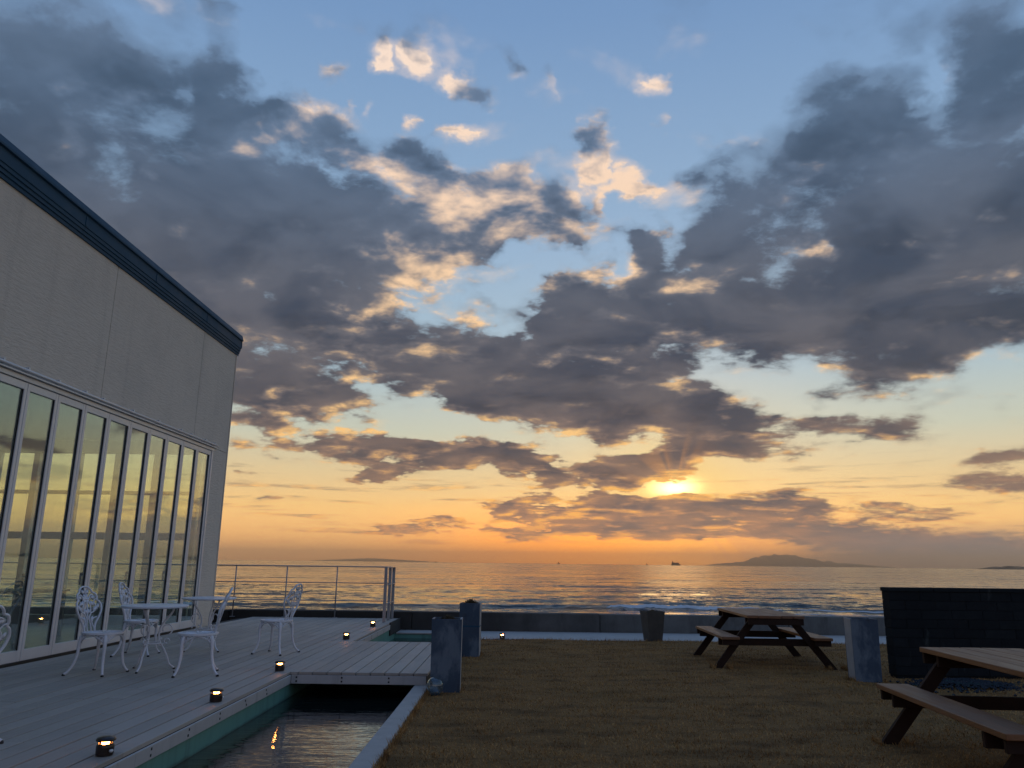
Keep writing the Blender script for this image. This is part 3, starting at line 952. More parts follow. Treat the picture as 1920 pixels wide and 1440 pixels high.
verts = [(x, y, SEA_Z + swell(x, y)) for y in sy_ for x in sx_]
nx = len(sx_)
faces = [(j * nx + i, j * nx + i + 1, (j + 1) * nx + i + 1, (j + 1) * nx + i) for j in range(len(sy_) - 1) for i in range(nx - 1)]
b0 = len(verts)
far = [190, 400, 900, 2500, 8000, 22000, 46000]
verts += [(sgn * (4000 if d_ == 190 else 4000 + d_ * 0.95) + (1000 if (d_ == 190 and sgn > 0) else 0), d_, SEA_Z) for d_ in far for sgn in (-1, 1)]
faces += [(b0 + 2 * i, b0 + 2 * i + 1, b0 + 2 * i + 3, b0 + 2 * i + 2) for i in range(len(far) - 1)]
sea = tag(MB().add(verts, faces).make('sea', M_SEA, smooth=True), kind='structure')


# ------------------------------------------------------------------ glazed building beside the deck
bld = thing('restaurant_building', 'beige building with dark blue roof edge and a row of glazed folding doors', 'building', (XW - 3.5, 8.0, DECK_Z))
Y0, Y1 = -4.0, 15.2                          # near and far corner
WIN_END, LEAF, NLEAF = 14.43, 0.625, 15
WIN_START = WIN_END - LEAF * NLEAF
HEAD = 3.36


def part(name, mb, mat_, parent=bld, smooth=False):
    return mb.make(name, mat_, parent, world=True, smooth=smooth)


# upper siding panels with open joints
seams = [Y0, -2.34, 0.84, 4.02, 7.20, 10.38, 13.56, Y1]
for a, b_ in zip(seams, seams[1:]):
    part('siding_panel', MB().box(XW - 0.16, XW, a + 0.006, b_ - 0.006, HEAD + 0.06, 5.47, bev=0.003), M_SIDING)
part('siding_panel', MB().box(XW - 0.16, XW - 0.001, WIN_END + 0.10, Y1 - 0.001, DECK_Z - 0.02, HEAD + 0.055, bev=0.003), M_SIDING)
part('siding_panel', MB().box(XW - 0.16, XW - 0.001, Y0, WIN_START - 0.08, DECK_Z - 0.02, HEAD + 0.055, bev=0.003), M_SIDING)
part('corner_trim', MB().box(XW - 0.05, XW + 0.012, Y1 - 0.0005, Y1 + 0.03, DECK_Z - 0.1, 5.47), M_SIDING)
part('wall_backing', MB().box(XW - 0.26, XW - 0.17, Y0, Y1 - 0.17, HEAD + 0.04, 5.46), M_PLASTER)
# stepped roof edge in lengths
prof = [(XW - 0.30, 5.44), (XW + 0.022, 5.44), (XW + 0.022, 5.485), (XW + 0.038, 5.49), (XW + 0.038, 5.535), (XW + 0.054, 5.54), (XW + 0.054, 5.585),
        (XW + 0.066, 5.592), (XW + 0.066, 5.742), (XW + 0.096, 5.750), (XW + 0.096, 5.775), (XW + 0.070, 5.860), (XW - 0.30, 5.875)]
ends = [Y0 - 0.1, -2.95, -0.90, 1.15, 3.20, 5.25, 7.30, 9.35, 11.40, 13.45, Y1 + 0.075]
for a, b_ in zip(ends, ends[1:]):
    f_ = part('roof_edge', MB().prism(prof, 'y', a + 0.002, b_ - 0.002), M_FASCIA)
    part('joint_cover', MB().box(XW + 0.0665, XW + 0.073, b_ - 0.02, b_ + 0.012, 5.60, 5.735), M_FASCIA, f_)
prof_end = [(y_ - XW + Y1 - 0.02, z_) for y_, z_ in prof]
for a, b_ in ((-13.2, -11.0), (-11.0, -8.5), (-8.5, XW - 0.31)):
    part('roof_edge', MB().prism(prof_end, 'x', a + 0.002, b_ - 0.002), M_FASCIA)
part('roof', MB().box(-13.2, XW - 0.302, Y0 - 0.1, Y1 - 0.34, 5.46, 5.80), M_FASCIA)
# header, jambs, sill of the door opening
part('door_header', MB().box(XW - 0.12, XW + 0.012, WIN_START - 0.07, WIN_END + 0.09, HEAD - 0.005, HEAD + 0.052, bev=0.004), M_ALU)
for a in (WIN_END + 0.002, WIN_START - 0.072):
    part('door_jamb', MB().box(XW - 0.13, XW + 0.010, a, a + 0.07, DECK_Z + 0.001, HEAD - 0.007, bev=0.004), M_ALU)
part('door_sill', MB().box(XW - 0.13, XW + 0.02, WIN_START - 0.075, WIN_END + 0.075, DECK_Z - 0.04, DECK_Z + 0.018), M_DARK)
# slim awning rail on brackets over the doors
rail_ = part('awning_rail', MB().tube([(XW + 0.05, WIN_START - 0.1, HEAD + 0.105), (XW + 0.05, WIN_END + 0.14, HEAD + 0.105)], 0.020, 8), M_ALU, smooth=True)
part('drip_edge', MB().box(XW - 0.002, XW + 0.055, WIN_START - 0.1, WIN_END + 0.13, HEAD + 0.056, HEAD + 0.070), M_ALU)
yb = WIN_END + 0.02
while yb > WIN_START:
    part('bracket', MB().box(XW - 0.002, XW + 0.060, yb - 0.018, yb + 0.018, HEAD + 0.092, HEAD + 0.150, bev=0.003), M_ALU, rail_)
    yb -= random.choice([0.45, 0.62, 0.85])
# folding leaves
stile, toprail, botrail, dpt = 0.052, 0.085, 0.125, 0.055
xo, xi = XW - 0.005, XW - 0.060
for k in range(NLEAF):
    b_ = WIN_END - k * LEAF - 0.004
    a = b_ - LEAF + 0.008
    z0, z1 = DECK_Z + 0.020, HEAD - 0.012
    fr = MB()
    fr.box(xi, xo, a, a + stile, z0, z1, bev=0.004)
    fr.box(xi, xo, b_ - stile, b_, z0, z1, bev=0.004)
    fr.box(xi + 0.002, xo - 0.002, a + stile - 0.002, b_ - stile + 0.002, z1 - toprail, z1, bev=0.003)
    fr.box(xi + 0.002, xo - 0.002, a + stile - 0.002, b_ - stile + 0.002, z0, z0 + botrail, bev=0.003)
    leaf = part('folding_door', fr, M_ALU)
    tilt = Matrix.Rotation(rad(random.uniform(-0.18, 0.18)), 3, 'Z') @ Matrix.Rotation(rad(random.uniform(-0.1, 0.1)), 3, 'Y')
    cx_, cy_, cz_ = (xi + xo) / 2, (a + b_) / 2, (z0 + z1) / 2
    part('pane', MB().box(cx_ - 0.003, cx_ + 0.003, a + stile - 0.006, b_ - stile + 0.006, z0 + botrail - 0.006, z1 - toprail + 0.006, rot=tilt, pivot=(cx_, cy_, cz_)), M_GLASS, leaf)
    gk = MB()
    for ya, yb_ in ((a + stile - 0.001, a + stile + 0.008), (b_ - stile - 0.008, b_ - stile + 0.001)):
        gk.box(cx_ + 0.004, xo - 0.012, ya, yb_, z0 + botrail, z1 - toprail)
    part('gasket', gk, M_DARK, leaf)
    if k % 2 == 0:
        hd = MB().box(xi - 0.045, xi - 0.002, b_ - stile + 0.015, b_ - stile + 0.037, 1.12, 1.16).box(xi - 0.045, xi - 0.028, b_ - stile + 0.012, b_ - stile + 0.040, 1.0, 1.16)
        part('handle', hd, M_DARK, leaf)
# inside: floor, ceiling, back wall, near wall
part('floor', MB().box(-13.0, XW - 0.135, Y0 + 0.2, Y1 - 0.2, 0.03, DECK_Z - 0.005), M_INTFLOOR)
part('ceiling', MB().box(-13.0, XW - 0.27, Y0 + 0.2, Y1 - 0.2, 3.62, 3.72), M_PLASTER)
part('back_wall', MB().box(-13.2, -13.01, Y0, Y1, 0.0, 5.44), M_PLASTER)
part('near_wall', MB().box(-13.0, XW - 0.165, Y0, Y0 + 0.18, 0.0, 5.44), M_PLASTER)
# sea side: posts, transoms and glass
xsL = XW - 0.17
part('sea_wall_head', MB().box(-13.0, xsL, Y1 - 0.16, Y1 - 0.002, 3.37, 5.44), M_SIDING)
part('sea_wall_base', MB().box(-13.0, xsL, Y1 - 0.16, Y1 - 0.002, 0.03, 0.30), M_SIDING)
posts = [xsL - 0.32 - 0.80 * k for k in range(9)]
for k, px_ in enumerate(posts):
    w = 0.085 if k % 2 else 0.055
    part('window_post', MB().box(px_ - w, px_ + w, Y1 - 0.13, Y1 - 0.03, 0.302, 3.368), M_ALU)
edges = [xsL] + posts + [-13.0]
for xr, xl in zip(edges, edges[1:]):
    wr = 0.09
    for z0, z1 in ((1.70, 1.835), (2.565, 2.635)):
        part('window_transom', MB().box(xl + wr, xr - wr, Y1 - 0.125, Y1 - 0.035, z0, z1), M_ALU)
    part('sea_pane', MB().box(xl + 0.05, xr - 0.05, Y1 - 0.085, Y1 - 0.078, 0.302, 3.368), M_GLASS_END)

# a counter and a few set tables stand inside, hardly seen
def m_intwood(g, b, pos, obj, rnd):
    n = g.noise(g.vec('MULTIPLY', pos, (3.0, 20.0, 20.0)), 1.0, 5, 0.6)
    g.put(b.inputs['Base Color'], g.mix(n, (0.07, 0.045, 0.028, 1), (0.14, 0.095, 0.06, 1)))
    b.inputs['Roughness'].default_value = 0.45
M_INTWOOD = material('interior dark wood', m_intwood)
for k, (tx, ty) in enumerate(((-7.4, 9.6), (-7.5, 12.1))):
    t_ = thing('dining_table', ('dark wooden dining table indoors behind the folding doors by the round tables' if k == 0 else
                                'dark wooden dining table indoors close to the sea windows'), 'table', (tx, ty, DECK_Z), 0, 'dining tables indoors')
    MB().box(-0.42, 0.42, -0.6, 0.6, 0.68, 0.715, bev=0.006).make('tabletop', M_INTWOOD, t_)
    for sx2 in (-1, 1):
        for sy2 in (-1, 1):
            MB().box(sx2 * 0.36 - 0.03, sx2 * 0.36 + 0.03, sy2 * 0.53 - 0.03, sy2 * 0.53 + 0.03, 0.0, 0.679).make('leg', M_INTWOOD, t_)

# ------------------------------------------------------------------ sea wall, block wall, railing
wall_top = 0.284
sw = thing('sea_wall', 'low stained grey concrete sea wall behind the lawn and deck', 'wall', (0, 17.6, -0.1))
xw_ = [-60, -30, -18, -12, -6.2, -2.2, 1.9, 6.0, 10.1, 14.2, 22, 40, 70]
for a, b_ in zip(xw_, xw_[1:]):
    jz = random.uniform(-0.006, 0.006)
    MB().box(a + 0.006, b_ - 0.006, 17.46, 17.80, -1.6, wall_top + jz, bev=0.012).make('wall_section', M_SEAWALL, sw, world=True)


def m_block(g, b, pos, obj, rnd):
    n = g.noise(pos, 8.0, 7, 0.7)
    st = g.noise(g.vec('MULTIPLY', pos, (5.0, 5.0, 1.6)), 1.0, 6, 0.65)
    c = g.mix(n, (0.008, 0.010, 0.012, 1), (0.026, 0.031, 0.034, 1))
    c = g.mix(rnd * 0.5, c, (0.008, 0.010, 0.012, 1))
    c = g.mix(g.step(st, 0.60, 0.76) * 0.6, c, (0.075, 0.09, 0.09, 1))
    g.put(b.inputs['Base Color'], c)
    b.inputs['Roughness'].default_value = 0.95
    b.inputs['Specular IOR Level'].default_value = 0.12
    bump(g, b, n, 0.7, 0.012)
M_BLOCK = material('black painted block', m_block)
bw = thing('block_wall', 'tall dark block wall with faded streaks behind the picnic tables', 'wall', (8.5, 10.5, 0.0))
BX0, BX1, BY, BH = 4.93, 13.0, 10.45, 1.095
MB().box(BX0 + 0.012, BX1, BY + 0.012, BY + 0.19, -0.2, BH - 0.052).make('mortar_core', M_BLOCK, bw, world=True)
ch = 0.116
for c_ in range(9):
    z0 = c_ * ch
    x = BX0 - (0.2 if c_ % 2 else 0.0)
    while x < BX1:
        a, b_ = max(x, BX0), min(x + 0.4, BX1)
        if b_ - a > 0.03:
            o_ = random.uniform(-0.003, 0.003)
            MB().box(a + 0.002, b_ - 0.002, BY + o_, BY + 0.202, z0 + 0.002, z0 + ch - 0.002, bev=0.003).make('block', M_BLOCK, bw, world=True)
        x += 0.4
x = BX0
while x < BX1:
    MB().box(x - 0.01, min(x + 0.6, BX1) - 0.016, BY - 0.012, BY + 0.214, 9 * ch, BH + random.uniform(-0.003, 0.003), bev=0.006).make('cap_block', M_BLOCK, bw, world=True)
    x += 0.6


def m_rail(g, b, pos, obj, rnd):
    n = g.noise(pos, 9.0, 5, 0.6)
    g.put(b.inputs['Base Color'], g.mix(n, (0.30, 0.29, 0.29, 1), (0.42, 0.41, 0.41, 1)))
    b.inputs['Metallic'].default_value = 0.3
    b.inputs['Roughness'].default_value = 0.45
M_RAIL = material('painted grey steel', m_rail)
rl = thing('deck_railing', 'thin grey metal railing along the sea end of the deck', 'railing', (-5.0, 17.33, DECK_Z))
RY, XR = 17.34, -2.62
for zr in (1.232, 0.885, 0.510):
    MB().tube([(-13.0, RY, zr), (XR - 0.06, RY, zr)], 0.0135 if zr > 1.2 else 0.0105, 8).make('rail', M_RAIL, rl, world=True, smooth=True)
for px_ in (-3.86, -4.96, -6.08, -7.2, -8.3, -9.4, -10.5, -11.6, -12.7):
    p_ = MB().tube([(px_, RY, DECK_Z), (px_, RY, 1.222)], 0.014, 8).make('post', M_RAIL, rl, world=True, smooth=True)
    MB().box(px_ - 0.05, px_ + 0.05, RY - 0.04, RY + 0.04, DECK_Z + 0.001, DECK_Z + 0.009, bev=0.002).make('foot_plate', M_RAIL, p_, world=True)
MB().tube([(XR - 0.02, RY, DECK_Z), (XR - 0.02, RY, 1.225)], 0.013, 8).make('post', M_RAIL, rl, world=True, smooth=True)
for yk, w in ((16.30, 0.052), (16.86, 0.045), (17.37, 0.045)):
    MB().box(XR - 0.030, XR + 0.030, yk - w / 2, yk + w / 2, DECK_Z, 1.225, bev=0.004).make('flat_post', M_RAIL, rl, world=True)
for zr in (0.885, 0.510):
    MB().tube([(XR + 0.034, 16.28, zr), (XR + 0.034, 17.36, zr)], 0.011, 8).make('side_rail', M_RAIL, rl, world=True, smooth=True)
MB().box(XR - 0.032, XR + 0.032, 16.27, 17.395, 1.226, 1.236).make('cap_rail', M_RAIL, rl, world=True)

# ------------------------------------------------------------------ surf, far shores, ships
foam = MB()
rngf = np.random.default_rng(11)


def foam_strip(x0, x1, off, width, thick, step=0.35):
    n_ = int((x1 - x0) / step)
    prev = None
    rows_ = []
    for i in range(n_ + 1):
        x_ = x0 + (x1 - x0) * i / n_
        e_ = abs(math.sin(math.pi * i / n_)) ** 0.35
        crest = 88.5 + 2.0 * math.sin(x_ * 0.045 + 0.8) + 0.8 * math.sin(x_ * 0.13)
        yc = crest + off + 0.25 * math.sin(x_ * 1.7) + rngf.uniform(-0.12, 0.12)
        wv = width * e_ * rngf.uniform(0.6, 1.15)
        ring = []
        for t_ in (-1.0, -0.6, -0.2, 0.2, 0.6, 1.0):
            y_ = yc + t_ * wv
            z_ = SEA_Z + swell(x_, y_) + thick * e_ * (1 - t_ * t_) * rngf.uniform(0.5, 1.2) + 0.01
            ring.append((x_ + rngf.uniform(-0.1, 0.1), y_, z_))
        rows_.append(ring)
    vs = [p for r_ in rows_ for p in r_]
    fs = [(i * 6 + k, i * 6 + k + 1, (i + 1) * 6 + k + 1, (i + 1) * 6 + k) for i in range(n_) for k in range(5)]
    return vs, fs


for args in ((10.5, 30.0, -0.7, 0.7, 0.20), (31, 44, -0.5, 0.3, 0.08)):
    foam.add(*foam_strip(*args))
foam.add(*foam_strip(14, 40, -7.6, 0.3, 0.04))
tag(foam.make('surf_foam', M_FOAM, smooth=True), 'white foam of a small wave breaking beyond the sea wall', 'foam', kind='stuff')


def m_hill(g, b, pos, obj, rnd):
    n = g.noise(pos, 0.004, 6, 0.6)
    g.put(b.inputs['Base Color'], g.mix(n, (0.030, 0.034, 0.030, 1), (0.060, 0.060, 0.050, 1)))
    b.inputs['Roughness'].default_value = 1.0
M_HILL = material('far wooded slopes', m_hill)


def island(name, y, prof_, depth, seed, rough):
    """ridge line given as (x, height), with slopes falling away on both sides"""
    r_ = np.random.default_rng(seed)
    px_, ph_ = zip(*prof_)
    n_ = 120
    X = np.linspace(px_[0], px_[-1], n_)
    Hh = np.interp(X, px_, ph_)
    jag = np.convolve(r_.normal(0, 1, n_ + 6), np.ones(3) / 3, 'same')[3:-3]
    Hh = np.maximum(1.0, Hh * (1 + rough * jag))
    cross = [(-1.0, 0.0), (-0.62, 0.34), (-0.3, 0.72), (0.0, 1.0), (0.4, 0.6), (1.0, 0.0)]
    vs = []
    for i in range(n_):
        for (t_, f_) in cross:
            vs.append((X[i] + r_.normal(0, 1) * depth * 0.03, y + t_ * depth * (0.25 + 0.75 * Hh[i] / max(ph_)), SEA_Z - 2 + Hh[i] * f_ * r_.uniform(0.93, 1.0) if 0 < f_ < 1 else SEA_Z - 2 + Hh[i] * f_))
    m_ = len(cross)
    fs = [(i * m_ + k, i * m_ + k + 1, (i + 1) * m_ + k + 1, (i + 1) * m_ + k) for i in range(n_ - 1) for k in range(m_ - 1)]
    return tag(MB().add(vs, fs).make(name, M_HILL, smooth=True), kind='structure')


island('mountain_island', 38000, [(9310, 25), (10130, 115), (11020, 205), (11530, 345), (12030, 480), (12410, 560), (12670, 535), (13170, 560), (13800, 455),
                                  (14570, 340), (15200, 265), (16080, 165), (17220, 90), (18110, 40)], 1900, 4, 0.13)
island('low_island', 43000, [(-11000, 20), (-9760, 80), (-8760, 125), (-7940, 175), (-7110, 155), (-6120, 105), (-4960, 55), (-4130, 14)], 2000, 9, 0.06)
island('headland', 9000, [(5330, 8), (5420, 26), (5600, 34), (6000, 38), (6500, 44), (7200, 50), (8200, 60)], 420, 12, 0.16)


def m_hull(g, b, pos, obj, rnd):
    n = g.noise(pos, 0.08, 4, 0.6)
    g.put(b.inputs['Base Color'], g.mix(n, (0.035, 0.032, 0.032, 1), (0.07, 0.06, 0.055, 1)))
    b.inputs['Roughness'].default_value = 0.6
M_HULL = material('ship paint', m_hull)
# cargo ship on the horizon
ship = thing('cargo_ship', 'boxy dark cargo ship on the horizon below the sun', 'ship', (2060, 10000, SEA_Z))
MB().prism([(-58, 0), (54, 0), (62, 15), (-60, 14)], 'y', -9, 9).make('hull', M_HULL, ship)
MB().box(-52, 40, -8, 8, 14.2, 34, bev=0.6).make('car_deck', M_HULL, ship)
MB().box(-50, -32, -7.5, 7.5, 34.2, 46, bev=0.5).make('bridge_house', M_HULL, ship)
MB().box(-44, -39, -2.5, 2.5, 46.2, 54, bev=0.3).make('funnel', M_HULL, ship)
MB().tube([(30, 0, 34), (30, 0, 48)], 0.8, 6).make('mast', M_HULL, ship)


def sail_boat(x, y, label, s_):
    b_ = thing('sailing_boat', label, 'boat', (x, y, SEA_Z), 0.3, 'small boats on the horizon')
    MB().prism([(-6 * s_, 0.2 * s_), (5 * s_, 0.2 * s_), (7.5 * s_, 2.2 * s_), (-6.6 * s_, 1.9 * s_)], 'y', -1.6 * s_, 1.6 * s_).make('hull', M_HULL, b_)
    MB().tube([(0.5 * s_, 0, 1.9 * s_), (0.5 * s_, 0, 17 * s_)], 0.16 * s_, 6).make('mast', M_HULL, b_)
    MB().add([(0.3 * s_, 0, 3 * s_), (-5.8 * s_, 0.5 * s_, 3.2 * s_), (0.3 * s_, 0, 16.5 * s_), (0.3 * s_, 0.1 * s_, 3 * s_), (-5.8 * s_, 0.6 * s_, 3.2 * s_), (0.3 * s_, 0.1 * s_, 16.5 * s_)],
             [(0, 1, 2), (5, 4, 3), (0, 3, 4, 1), (1, 4, 5, 2), (2, 5, 3, 0)]).make('mainsail', M_HULL, b_)
    MB().add([(0.8 * s_, 0, 3 * s_), (6.6 * s_, 0.2 * s_, 2.6 * s_), (0.8 * s_, 0, 14 * s_), (0.8 * s_, 0.1 * s_, 3 * s_), (6.6 * s_, 0.3 * s_, 2.6 * s_), (0.8 * s_, 0.1 * s_, 14 * s_)],
             [(0, 1, 2), (5, 4, 3), (0, 3, 4, 1), (1, 4, 5, 2), (2, 5, 3, 0)]).make('jib', M_HULL, b_)


sail_boat(1015, 6000, 'small dark sailing boat just beside the cargo ship', 1.1)
sail_boat(345, 6000, 'dark sailing boat alone on the open horizon', 1.4)
sail_boat(-590, 6000, 'faint sailing boat at the edge of the low island', 0.9)
sail_boat(-1130, 6000, 'faint sailing boat in front of the low island', 0.7)


# ------------------------------------------------------------------ white cast metal furniture
def m_white(g, b, pos, obj, rnd):
    n = g.noise(obj, 14.0, 5, 0.6)
    c = g.mix(n, (0.62, 0.64, 0.67, 1), (0.76, 0.77, 0.80, 1))
    c = g.mix(g.step(g.noise(obj, 45.0, 4, 0.6), 0.60, 0.75) * 0.5, c, (0.42, 0.42, 0.42, 1))
    g.put(b.inputs['Base Color'], c)
    b.inputs['Roughness'].default_value = 0.38
    bump(g, b, n, 0.15, 0.003)
M_WHITE = material('white painted cast aluminium', m_white)


def copy_tree(o, parent=None):
    c = o.copy()
    col.objects.link(c)
    c.parent = parent
    for ch_ in list(o.children):
        copy_tree(ch_, c)
    return c


def annulus(mb, r0, r1, z0, z1, seg=28):
    vs, fs = [], []
    for k in range(seg):
        a = 2 * math.pi * k / seg
        for r_, z_ in ((r0, z0), (r1, z0), (r1, z1), (r0, z1)):
            vs.append((r_ * math.cos(a), r_ * math.sin(a), z_))
    for k in range(seg):
        l = (k + 1) % seg
        for q_ in range(4):
            fs.append((k * 4 + q_, k * 4 + (q_ + 1) % 4, l * 4 + (q_ + 1) % 4, l * 4 + q_))
    mb.add(vs, fs)


def smooth_path(pts, sub=4):
    """Catmull-Rom through the points"""
    P = [Vector(p) for p in pts]
    out = []
    for i in range(len(P) - 1):
        p0, p1, p2, p3 = P[max(i - 1, 0)], P[i], P[i + 1], P[min(i + 2, len(P) - 1)]
        for k in range(sub):
            t_ = k / sub
            out.append(0.5 * ((2 * p1) + (-p0 + p2) * t_ + (2 * p0 - 5 * p1 + 4 * p2 - p3) * t_ * t_ + (-p0 + 3 * p1 - 3 * p2 + p3) * t_ ** 3))
    out.append(P[-1])
    return out


def leaf_blob(mb, place, u, v, ru, rv, rot, th=0.009):
    """a small cast leaf or petal: a thin pillow in the plane of the backrest"""
    c_, s_ = math.cos(rot), math.sin(rot)
    n_ = 10
    top, bot, rim = [], [], []
    for k in range(n_):
        a = 2 * math.pi * k / n_
        x_, y_ = ru * math.cos(a), rv * math.sin(a)
        rim.append((u + x_ * c_ - y_ * s_, v + x_ * s_ + y_ * c_))
    vs = [place(a, b_, 0.0) for a, b_ in rim] + [place(u, v, th), place(u, v, -th)]
    fs = [(k, (k + 1) % n_, n_) for k in range(n_)] + [((k + 1) % n_, k, n_ + 1) for k in range(n_)]
    mb.add(vs, fs)


SEAT = 0.425


def make_chair():
    t_ = thing('cast_metal_chair', 'x', 'chair', group='white cast metal garden chairs on the deck')
    s_ = MB()
    annulus(s_, 0.168, 0.208, SEAT - 0.016, SEAT + 0.004)
    annulus(s_, 0.085, 0.105, SEAT - 0.012, SEAT)
    s_.lathe([(0.04, SEAT - 0.012), (0.04, SEAT)], 12)
    for k in range(12):
        a = 2 * math.pi * k / 12
        s_.tube([(0.036 * math.cos(a), 0.036 * math.sin(a), SEAT - 0.007), (0.13 * math.cos(a + 0.16), 0.13 * math.sin(a + 0.16), SEAT - 0.005),
                 (0.172 * math.cos(a), 0.172 * math.sin(a), SEAT - 0.006)], [0.009, 0.013, 0.011], 5, flat=0.7)
    s_.make('seat', M_WHITE, t_)
    ap = MB()
    for k in range(4):
        a0, a1 = math.pi / 4 + k * math.pi / 2, math.pi / 4 + (k + 1) * math.pi / 2
        pts = []
        for i in range(9):
            f_ = i / 8
            a = a0 + (a1 - a0) * f_
            r_ = 0.205 - 0.02 * math.sin(math.pi * f_)
            pts.append((r_ * math.cos(a), r_ * math.sin(a), SEAT - 0.025 - 0.085 * abs(2 * f_ - 1) ** 2.2))
        ap.tube(pts, 0.0085, 6)
        for f0 in (0.13, 0.87):
            a = a0 + (a1 - a0) * f0
            cc = Vector((0.2 * math.cos(a), 0.2 * math.sin(a), SEAT - 0.045))
            tx_ = Vector((-math.sin(a), math.cos(a), 0))
            ap.tube([cc + tx_ * (0.018 * math.cos(w_)) + Vector((0, 0, 0.018 * math.sin(w_))) for w_ in np.linspace(0, 2 * math.pi, 9)[:-1]], 0.005, 5, closed=True)
    ap.make('scrolled_apron', M_WHITE, t_, smooth=True)
    for k in range(4):
        a = math.pi / 4 + k * math.pi / 2
        back = k in (1, 2)
        rz_ = [(0.165, SEAT - 0.012), (0.198, SEAT - 0.045), (0.212, 0.31), (0.212 if not back else 0.222, 0.2), (0.228 if not back else 0.250, 0.1), (0.262 if not back else 0.295, 0.035), (0.285 if not back else 0.325, 0.016)]
        pts = smooth_path([(r_ * math.cos(a), r_ * math.sin(a), z_) for r_, z_ in rz_], 3)
        rr = np.interp(np.linspace(0, 1, len(pts)), [0, 0.15, 0.4, 0.75, 1], [0.020, 0.023, 0.017, 0.0125, 0.014])
        lg = MB().tube(pts, list(rr), 8).make('leg', M_WHITE, t_, smooth=True)
        e_ = pts[-1]
        MB().lathe([(0.012, 0.0), (0.016, 0.002), (0.016, 0.012), (0.010, 0.020)], 10, at=(e_.x, e_.y, 0.0)).make('rubber_foot', M_DARK, lg)

    def place(u, v, w=0.0):
        vv = v * 0.98
        return Vector((-0.172 - 0.24 * vv - 0.10 * vv * vv + 0.9 * u * u + w, u, SEAT - 0.005 + vv))
    half = [(0.078, 0.0), (0.082, 0.04), (0.100, 0.09), (0.140, 0.145), (0.178, 0.21), (0.188, 0.27), (0.172, 0.315), (0.145, 0.335), (0.152, 0.362), (0.135, 0.405),
            (0.098, 0.418), (0.092, 0.437), (0.062, 0.468), (0.0, 0.482)]
    outline = [place(u, v) for u, v in half] + [place(-u, v) for u, v in reversed(half[:-1])]
    br_ = MB().tube(smooth_path(outline, 3), 0.0125, 7, flat=0.75)
    bk = br_.make('backrest', M_WHITE, t_, smooth=True)
    fl = MB()
    def stem(pts, r_=0.0075):
        fl.tube(smooth_path([place(u, v) for u, v in pts], 4), r_, 6)
    for s1 in (-1, 1):
        stem([(s1 * 0.028, 0.0), (s1 * 0.030, 0.07), (s1 * 0.018, 0.13), (s1 * 0.045, 0.19), (s1 * 0.10, 0.22), (s1 * 0.125, 0.27), (s1 * 0.10, 0.31)])
        stem([(s1 * 0.078, 0.03), (s1 * 0.05, 0.10), (s1 * 0.075, 0.14), (s1 * 0.12, 0.155)])
        stem([(s1 * 0.045, 0.19), (s1 * 0.055, 0.27), (s1 * 0.035, 0.33), (s1 * 0.07, 0.39), (s1 * 0.105, 0.385)])
        stem([(s1 * 0.10, 0.31), (s1 * 0.125, 0.345), (s1 * 0.150, 0.345)], 0.006)
        for (u, v, ru, rv, rt) in ((0.115, 0.245, 0.045, 0.026, 0.6), (0.075, 0.300, 0.040, 0.024, -0.5), (0.055, 0.135, 0.036, 0.020, 1.0), (0.098, 0.365, 0.036, 0.024, 0.2),
                                   (0.020, 0.215, 0.032, 0.020, 1.3), (0.150, 0.270, 0.026, 0.017, 1.2), (0.035, 0.425, 0.030, 0.022, 0.8)):
            leaf_blob(fl, place, s1 * u, v, ru, rv, rt if s1 > 0 else math.pi - rt)
    stem([(0.0, 0.13), (0.0, 0.22), (0.012, 0.28), (0.0, 0.36)])
    stem([(0.0, 0.40), (0.0, 0.478)])
    for k in range(6):
        a = k * math.pi / 3
        leaf_blob(fl, place, 0.030 * math.cos(a), 0.352 + 0.030 * math.sin(a), 0.028, 0.022, a)
    leaf_blob(fl, place, 0.0, 0.352, 0.022, 0.022, 0, 0.016)
    fl.make('rose_openwork', M_WHITE, bk, smooth=True)
    return t_


chair0 = make_chair()
chairs = [
    ((-4.41, 8.66), -10, 'white ornate chair, back to the doors, at the table farther from the railing'),
    ((-4.79, 10.33), 6, 'white ornate chair, back to the doors, at the table nearer the railing'),
    ((-3.40, 8.70), 201, 'white ornate chair on the pool side of a round table, facing the doors'),
    ((-3.15, 10.70), 165, 'white ornate metal chair standing on the open deck in front of the railing'),
    ((-3.68, 5.38), 150, 'white ornate metal chair apart from the tables, by the lantern farthest from the bridge'),
]
for i, ((x, y), a, lab) in enumerate(chairs):
    c_ = chair0 if i == 0 else copy_tree(chair0)
    c_.location = (x, y, DECK_Z + 0.0005)
    c_.rotation_euler = (0, 0, rad(a))
    c_['label'] = lab


